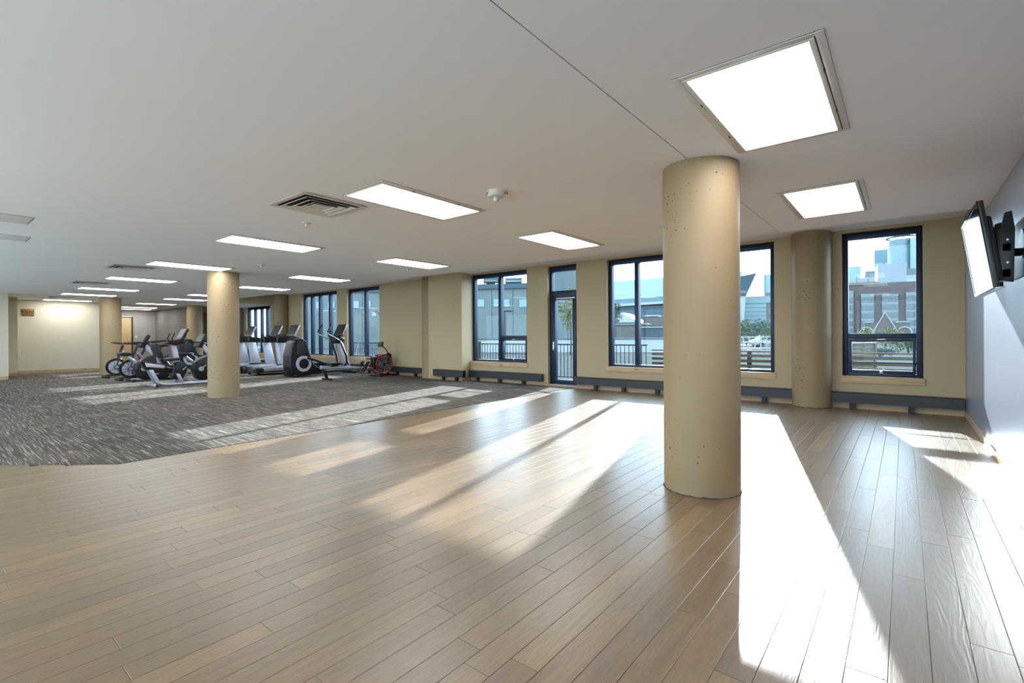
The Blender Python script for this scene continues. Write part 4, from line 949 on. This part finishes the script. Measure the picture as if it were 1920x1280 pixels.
for u0, u1, z, lb in ((907, 935, 7.05, 'rooftop cooling unit on legs, left one on slab building'), (948, 979, 7.0, 'rooftop cooling unit on legs with pale panels, right one')):
    a = Vector(survey(tb(u0), 58)); b = Vector(survey(tb(u1), 58)); t = thing('cooling_unit', lb, 'air conditioner', (a.x, a.y, z), math.atan2(b.y - a.y, b.x - a.x), 'rooftop cooling units'); l_ = (b - a).length
    B().box(0, l_, 0, 1.2, 0.42, 0.98, 0.03).build('casing', EX['unit'], t)
    B().box(0.1, l_ - 0.1, -0.03, 0.01, 0.50, 0.72).build('louvre_panel', EX['pale_block' if u0 > 940 else 'slab_wall'], t)
    for k in range(4): B().box(0.05 + k * (l_ - 0.2) / 3, 0.15 + k * (l_ - 0.2) / 3, 0.1, 0.2, 0, 0.44).box(0.05 + k * (l_ - 0.2) / 3, 0.15 + k * (l_ - 0.2) / 3, 1.0, 1.1, 0, 0.44).build('leg', EX['metal_dark'], t)
    B().box(0.3, 0.9, 0.3, 0.9, 0.15, 0.42).box(l_ - 0.9, l_ - 0.4, 0.3, 0.8, 0.2, 0.42).build('motor', EX['metal_dark'], t)

# street lamps
def street_lamp(u, d, vtop, label, goose=False):
    x, y = survey(tb(u), d); zt = CAMZ + (628.35 - vtop) / 912.86 * d
    t = thing('street_lamp', label, 'lamp post', (x, y, -0.35), YAW, 'street lamps')
    h = zt + 0.35
    if goose:
        B().tube([(0, 0, 0), (0, 0, h * 0.9), (-0.06, 0, h * 0.97), (-0.2, 0, h), (-0.34, 0, h * 0.97)], 0.035, 8).build('pole', EX['metal_dark'], t)
        B().cyl((-0.34, 0, h * 0.97), (-0.34, 0, h * 0.92), 0.06, 0.1).build('lamp_head', EX['white_rail'], t)
    else:
        B().cyl((0, 0, 0), (0, 0, h), 0.07, 0.05, 10).build('pole', EX['metal_dark'], t)
        B().box(-0.05, 0.62, -0.1, 0.1, h - 0.06, h + 0.06, 0.02).build('lamp_head', EX['metal_dark'], t)
street_lamp(946.5, 38, 583, 'dark street lamp with square head, seen through hopper window')
street_lamp(713, 26, 582, 'gooseneck street lamp seen through the window above the rower', True)

# stadium: pale sloping roof over a dark wall, pointed prow at its right
f = Facade('stadium', 'huge pale roofed stadium behind the double window with blind panes', 'building', tb(1052), 128, tb(1395), 112, 8.2, 40, EX['dark_band'], z0=-0.4)
L = f.L
B().hull([(-4, -0.5, 7.6), (L + 0.5, -0.5, 9.2), (L + 0.5, 0.6, 9.2), (-4, 0.6, 7.6)], [(-4, -0.5, 8.2), (L + 0.5, -0.5, 9.8), (L + 0.5, 0.6, 9.8), (-4, 0.6, 8.2)]).build('eaves_band', EX['white_band'], f.t)
B().hull([(-4, 0.0, 9.3), (L, 0.0, 11.0), (L, 40, 16), (-4, 40, 14)], [(-4, 0.6, 14.0), (L, 0.6, 15.6), (L, 40, 18), (-4, 40, 16)]).build('roof', EX['pale_roof'], f.t)
B().hull([(-4, 0.1, 8.0), (L, 0.1, 9.6), (L, 30, 9.6), (-4, 30, 8.0)], [(-4, 0.1, 9.4), (L, 0.1, 11.2), (L, 30, 11.2), (-4, 30, 9.4)]).build('clerestory', EX['blue_dark'], f.t)
xs, ys = survey(tb(1380), 108)
t = f.t
a = Vector((xs, ys)) - Vector((t.location.x, t.location.y)); ang = -t.rotation_euler.z; ax = a.x * cos(ang) - a.y * sin(ang); ay = a.x * sin(ang) + a.y * cos(ang)
B().hull([(ax - 2, ay, -0.4), (ax + 1.3, ay, -0.4), (ax + 1.3, ay + 12, -0.4), (ax - 2, ay + 12, -0.4)], [(ax - 2, ay, 9.6), (ax + 2.0, ay, 9.6), (ax + 2.0, ay + 12, 9.6), (ax - 2, ay + 12, 9.6)]).build('prow_wall', EX['white_band'], t)
B().hull([(ax - 3, ay - 0.3, 9.6), (ax + 2.1, ay - 0.3, 9.6), (ax + 2.1, ay + 12, 9.6), (ax - 3, ay + 12, 9.6)], [(ax - 3, ay - 0.6, 13.0), (ax + 4.1, ay - 0.6, 14.4), (ax + 2.6, ay + 12, 14.2), (ax - 3, ay + 12, 13.6)]).build('prow', EX['dark_band'], t)
# low pale and tan buildings in front of the stadium
f = Facade('pale_shed', 'low building with bright sloping roof in front of the stadium', 'building', tb(1150), 84, tb(1200), 82, 3.2, 6, EX['tan_block'])
B().hull([(0.6, -0.4, 3.2), (f.L, -0.4, 3.2), (f.L, 7, 3.2), (0.6, 7, 3.2)], [(1.4, -0.3, 4.9), (1.7, -0.3, 4.9), (1.7, 7, 4.9), (1.4, 7, 4.9)]).build('roof', EX['white_band'], f.t)
f.boxes('chimney', EX['tan_block'], [(0.3, 0.6, 1, 1.4, 3.2, 4.2)])
f = Facade('tan_store', 'low tan building with small dark windows across the street', 'building', tb(1140), 72, tb(1212), 70, 2.6, 9, EX['tan_block'])
f.boxes('window', EX['win_grid'], [(1 + k * 0.95, 1.35 + k * 0.95, -0.05, 0.05, 1.2, 1.9) for k in range(5)])
f.boxes('flat_roof', EX['white_band'], [(-0.2, f.L + 0.2, -0.3, 9, 2.6, 2.75)])
f = Facade('dark_shed', 'long dark teal wall with white coping right of the tan building', 'building', tb(1202), 66, tb(1330), 62, 2.05, 7, EX['dark_band'])
f.boxes('coping', EX['white_band'], [(-0.1, f.L + 0.1, -0.15, 7, 2.05, 2.18)])
f = Facade('brick_hall', 'rough brick building above the dark shed wall', 'building', tb(1206), 76, tb(1330), 72, 3.8, 4, EX['brick'])
f.boxes('gable', EX['white_band'], [(0.2, 2.2, -0.1, 4, 3.95, 4.15)])
f = Facade('street_wall', 'low pale wall along the street behind the railing', 'wall', tb(860), 44, tb(1330), 40, 0.75, 0.5, EX['white_band'])
f.boxes('coping', EX['dark_band'], [(-0.1, f.L + 0.1, -0.06, 0.56, 0.75, 0.86)])

# downtown blocks seen through the single panes
f = Facade('office_block', 'wide blue grey office block left of the right wall column', 'building', tb(1394), 150, tb(1480), None, 12.6, 30, EX['pale_block'])
f.strip('window_band', EX['blue_glass'], [(0.2, f.L, -0.1, 0.1, 3 + k * 1.25, 3.75 + k * 1.25) for k in range(7)])
f.boxes('roof_step', EX['slab_wall'], [(6, 16, 1, 20, 12.6, 13.6)])
f = Facade('glass_tower', 'pale blue glass tower at the right edge of the single pane', 'building', tb(1434), 230, tb(1500), None, 29, 30, EX['blue_glass'])
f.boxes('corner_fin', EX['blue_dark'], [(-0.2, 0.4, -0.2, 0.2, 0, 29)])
f = Facade('brick_block', 'small brick corner block beside the trees', 'building', tb(1437), 100, tb(1480), None, 7.4, 12, EX['brick'])
f.boxes('window', EX['win_grid'], [(0.35 + i * 1.3, 0.95 + i * 1.3, -0.05, 0.05, z, z + 0.9) for i in range(4) for z in (1.6, 3.4, 5.2)])

# round tower with crown and its stepped neighbour
cx, cyy = survey(tb(1692), 300)
t = thing('round_tower', 'tall round blue glass tower with flat crown ring', 'building', (cx, cyy, 0), YAW - R(38))
B().lathe([(7.0, -0.4), (7.0, 54.5), (6.4, 54.6), (6.4, 58.5), (0, 58.5)], seg=48).build('shaft', EX['blue_glass'], t)
fb = B()
for k in range(30): fb.ring((0, 0, 27 + k * 1.05), 'z', 7.08, 6.9, 0.32, 48)
tag(fb.build('floor_band', EX['pale_block'], t), kind='stuff')
B().ring((0, 0, 59.6), 'z', 8.1, 7.2, 0.7, 48).build('crown_ring', EX['metal_dark'], t)
b = B()
for k in range(12): a = k * pi / 6; b.cyl((6.2 * cos(a), 6.2 * sin(a), 58.4), (7.6 * cos(a), 7.6 * sin(a), 59.6), 0.15, seg=6)
b.build('crown_strut', EX['metal_dark'], t)
B().box(3.8, 6.6, -9, 0, -0.4, 58.0).build('flat_wing', EX['blue_glass'], t)
B().cyl((5.5, 0, 58), (5.5, 0, 63), 0.12, seg=6).build('mast', EX['white_rail'], t)
f = Facade('square_tower', 'square blue tower left of the round tower, darker top', 'building', tb(1640.5), 335, tb(1690), None, 49.5, 22, EX['blue_glass'])
f.boxes('dark_top', EX['blue_dark'], [(-0.1, 9.0, -0.15, 22, 49.5, 58.0)]); f.boxes('shaft_strip', EX['blue_dark'], [(4.6, 5.6, -0.2, 0.1, 10, 49.5)])  # darker blue top block and a darker vertical strip on the front
f.boxes('antenna', EX['white_rail'], [(4.2, 4.3, 5, 5.1, 58, 63)])
f.strip('floor_band', EX['pale_block'], [(0, f.L, -0.1, 0.1, 26 + k * 1.4, 26.35 + k * 1.4) for k in range(16)])
f = Facade('podium', 'broad pale blue building below the towers with curved canopy', 'building', tb(1588), 190, tb(1740), None, 22.4, 30, EX['pale_block'])
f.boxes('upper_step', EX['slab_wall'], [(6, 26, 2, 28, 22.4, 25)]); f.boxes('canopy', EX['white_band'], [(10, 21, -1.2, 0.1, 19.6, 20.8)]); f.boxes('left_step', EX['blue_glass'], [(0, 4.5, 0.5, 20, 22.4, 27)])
f.strip('window_band', EX['blue_dark'], [(21, f.L, -0.1, 0.1, 17.4, 18.8), (0, 9, -0.1, 0.1, 17.2, 18.6)])
# brick apartment house
f = Facade('apartment_house', 'brick apartment house with rows of pale framed windows', 'building', tb(1584), 95, tb(1740), None, 10.6, 14, EX['brick'])
for k, (x0, x1, z0, z1, mt) in enumerate(((0, 1.4, 0, 9.3, 'sash_white'), (2.6, 4.6, 0, 8.6, 'sash_white'), (5.8, 8.2, 0, 8.4, 'sash_white'), (9.3, f.L, 0, 8.6, 'sash_white'))):
    B().box(x0, x1, -0.5, 0.1, z0, z1).build('window_bay', EX[mt], f.t)
    for r in range(5):
        n = max(2, int((x1 - x0) / 0.45)); st = (x1 - x0) / n
        for i in range(min(n, 9)): B().box(x0 + i * st + 0.06, x0 + (i + 1) * st - 0.06, -0.56, -0.5, 1.0 + r * 1.5, 2.0 + r * 1.5).build('window', EX['win_grid'], f.t, smooth=False)
f.boxes('roof_storey', EX['pale_block'], [(5.2, 9.5, 0.5, 10, 10.0, 14.2)]); f.boxes('parapet', EX['tan_block'], [(-0.1, 5.2, -0.15, 0.2, 10.4, 10.9)])
b = B(); b.box(1.9, 1.98, 0, 0.08, 10.6, 12.2).box(3.7, 3.78, 0, 0.08, 10.6, 12.2); b.build('chimney_flue', EX['metal_dark'], f.t)
f = Facade('gabled_hall', 'small brick hall with pointed white gable before the apartments', 'building', tb(1622), 72, tb(1706), None, 2.7, 8, EX['brick'])
m_ = f.L / 2 - 0.2
B().hull([(m_ - 1.4, -0.06, 1.2), (m_ + 1.4, -0.06, 1.2), (m_ + 1.4, 4, 1.2), (m_ - 1.4, 4, 1.2)], [(m_ - 0.06, -0.06, 4.0), (m_ + 0.06, -0.06, 4.0), (m_ + 0.06, 4, 4.0), (m_ - 0.06, 4, 4.0)]).build('gable', EX['brick'], f.t)
B().tube([(m_ - 1.5, -0.1, 1.15), (m_, -0.1, 4.15), (m_ + 1.5, -0.1, 1.15)], 0.09, 6).build('gable_trim', EX['white_band'], f.t)
f.boxes('coping', EX['white_band'], [(0, m_ - 1.4, -0.1, 8, 2.7, 2.82), (m_ + 1.4, f.L, -0.1, 8, 2.7, 2.82)])
for s in (-1, 1): B().tube([(m_ + s * 2.2 + 0.8 * cos(pi * k / 10), -0.08, 1.1 + 0.9 * sin(pi * k / 10)) for k in range(11)], 0.08, 6).build('arch', EX['white_band'], f.t)

# white guard rail structure and parked van beyond the balustrade
a = survey(tb(1382), 30); b_ = survey(tb(1480), 31)
t = thing('guard_rail', 'white metal guard rail with upright bars beyond the balustrade', 'railing', (a[0], a[1], -0.35), math.atan2(b_[1] - a[1], b_[0] - a[0]))
L = math.dist(a, b_)
for z in (0.6, 0.98, 1.3): B().box(0, L, -0.02, 0.02, z - 0.025, z + 0.025).build('rail', EX['white_rail'], t)
for k in range(10): B().box(k * L / 9 - 0.025, k * L / 9 + 0.025, -0.03, 0.03, 0, 1.3).build('upright', EX['white_rail'], t)
x, y = survey(tb(1441), 55)
t = thing('parked_van', 'white van parked beyond the guard rail', 'van', (x, y, -0.35), YAW)
B().prism([(-1.9, 0.25), (-1.9, 0.7), (-1.2, 0.95), (-0.7, 1.35), (1.7, 1.4), (1.9, 1.1), (1.9, 0.25)], 'y', -0.8, 0.8, 0.08).build('body', EX['car_white'], t)
B().prism([(-1.05, 0.95), (-0.62, 1.28), (1.5, 1.3), (1.5, 0.95)], 'y', -0.83, 0.83).build('side_window', EX['win_grid'], t)
for sx in (-1.2, 1.2): B().cyl((sx, -0.84, 0.28), (sx, 0.84, 0.28), 0.28, seg=16).build('wheel', M['black_matt'], t)

# trees: trunk plus a crown of separate leaves
def tree(u, d, v_top, v_bot, wpx, leaf, label, n=1500, seed=1, group='trees outside the windows'):
    rnd = random.Random(seed); x, y = survey(tb(u), d); k = d / 912.86
    zt = CAMZ + (628.35 - v_top) * k; zb = max(-0.1, CAMZ + (628.35 - v_bot) * k); rw = wpx * k / 2
    t = thing('tree', label, 'tree', (x, y, -0.35), rnd.random() * 6, group)
    B().tube([(0, 0, 0), (0.05 * rw, 0, (zb + 0.35) * 0.6 + 0.2), (0, 0.05 * rw, zb + 0.35 + (zt - zb) * 0.5)], 0.06 * rw + 0.03, 8, 0.02).build('trunk', EX['bark'], t)
    vs_, fs_ = [], []; blobs = [(rnd.uniform(-0.6, 0.6) * rw, rnd.uniform(-0.6, 0.6) * rw, zb + 0.35 + (zt - zb) * rnd.uniform(0.25, 0.8)) for _ in range(9)] + [(0, 0, zt + 0.35 - (zt - zb) * 0.18)]
    br = 0.30 * min(rw * 1.4, (zt - zb) * 0.7) + 0.1; s = max(0.05, 1.8 * k)
    for i in range(n):
        bx, by, bz = rnd.choice(blobs); v = Vector((rnd.gauss(0, 1), rnd.gauss(0, 1), rnd.gauss(0, 1))).normalized() * br * 1.35 * rnd.uniform(0.35, 1.0) ** 0.5
        p = Vector((bx, by, bz)) + v
        q = Vector((rnd.gauss(0, 1), rnd.gauss(0, 1), rnd.gauss(0, 1))).normalized(); r_ = q.orthogonal().normalized(); w_ = q.cross(r_)
        j = len(vs_); ss = s * rnd.uniform(0.6, 1.4)
        vs_ += [tuple(p - r_ * ss), tuple(p + w_ * ss * 0.6), tuple(p + r_ * ss), tuple(p - w_ * ss * 0.6)]; fs_.append((j, j + 1, j + 2, j + 3))
    me = bpy.data.meshes.new('crown'); me.from_pydata(vs_, [], fs_); me.materials.append(EX[leaf])
    tag(put('crown', me, t), kind='stuff'); return t
tree(1070, 36, 536, 634, 46, 'leaf_b', 'yellow green tree seen through the glass door', 1400, 3)
tree(1153, 60, 570, 612, 34, 'leaf_c', 'hazy tree at the left edge of the blind double window', 700, 4)
tree(1400, 66, 606, 640, 44, 'leaf_a', 'round green tree left in the pane beside near column', 1000, 5)
tree(1424, 58, 604, 640, 40, 'leaf_c', 'blue green tree in the middle of that pane', 1000, 6)
tree(1449, 50, 608, 640, 44, 'leaf_a', 'green tree at that pane, right edge, partly behind the frame', 1000, 7)
tree(1620, 48, 622, 660, 50, 'leaf_b', 'pale green tree low in the rightmost window, left part', 1100, 8)
tree(1662, 40, 622, 664, 56, 'leaf_b', 'pale green tree below the white gable', 1100, 9)
tree(1704, 34, 636, 690, 64, 'leaf_a', 'bushy green tree filling the right of the hopper pane', 1300, 10)
tree(1650, 30, 660, 700, 60, 'leaf_c', 'dark shrub at the middle of the hopper pane', 1000, 11)
tree(1740, 40, 620, 680, 50, 'leaf_c', 'dark tree at the right edge of the rightmost window', 900, 12)
f = Facade('timber_fence', 'weathered board fence low in the hopper window', 'fence', tb(1540), 20, tb(1642), 21, 0.72, 0.05, None)
bm_ = B().box(0, f.L, 0, 0.03, 0, 0.13).mesh('board', EX['timber'], False)
for k in range(7): put('board', bm_, f.t, (0, 0, -0.33 + k * 0.15))
B().box(0, f.L, -0.03, 0.08, 0.72, 0.76).build('cap_rail', EX['white_rail'], f.t)
B().box(f.L - 0.1, f.L, -0.04, 0.04, -0.35, 0.72).build('post', EX['timber'], f.t)
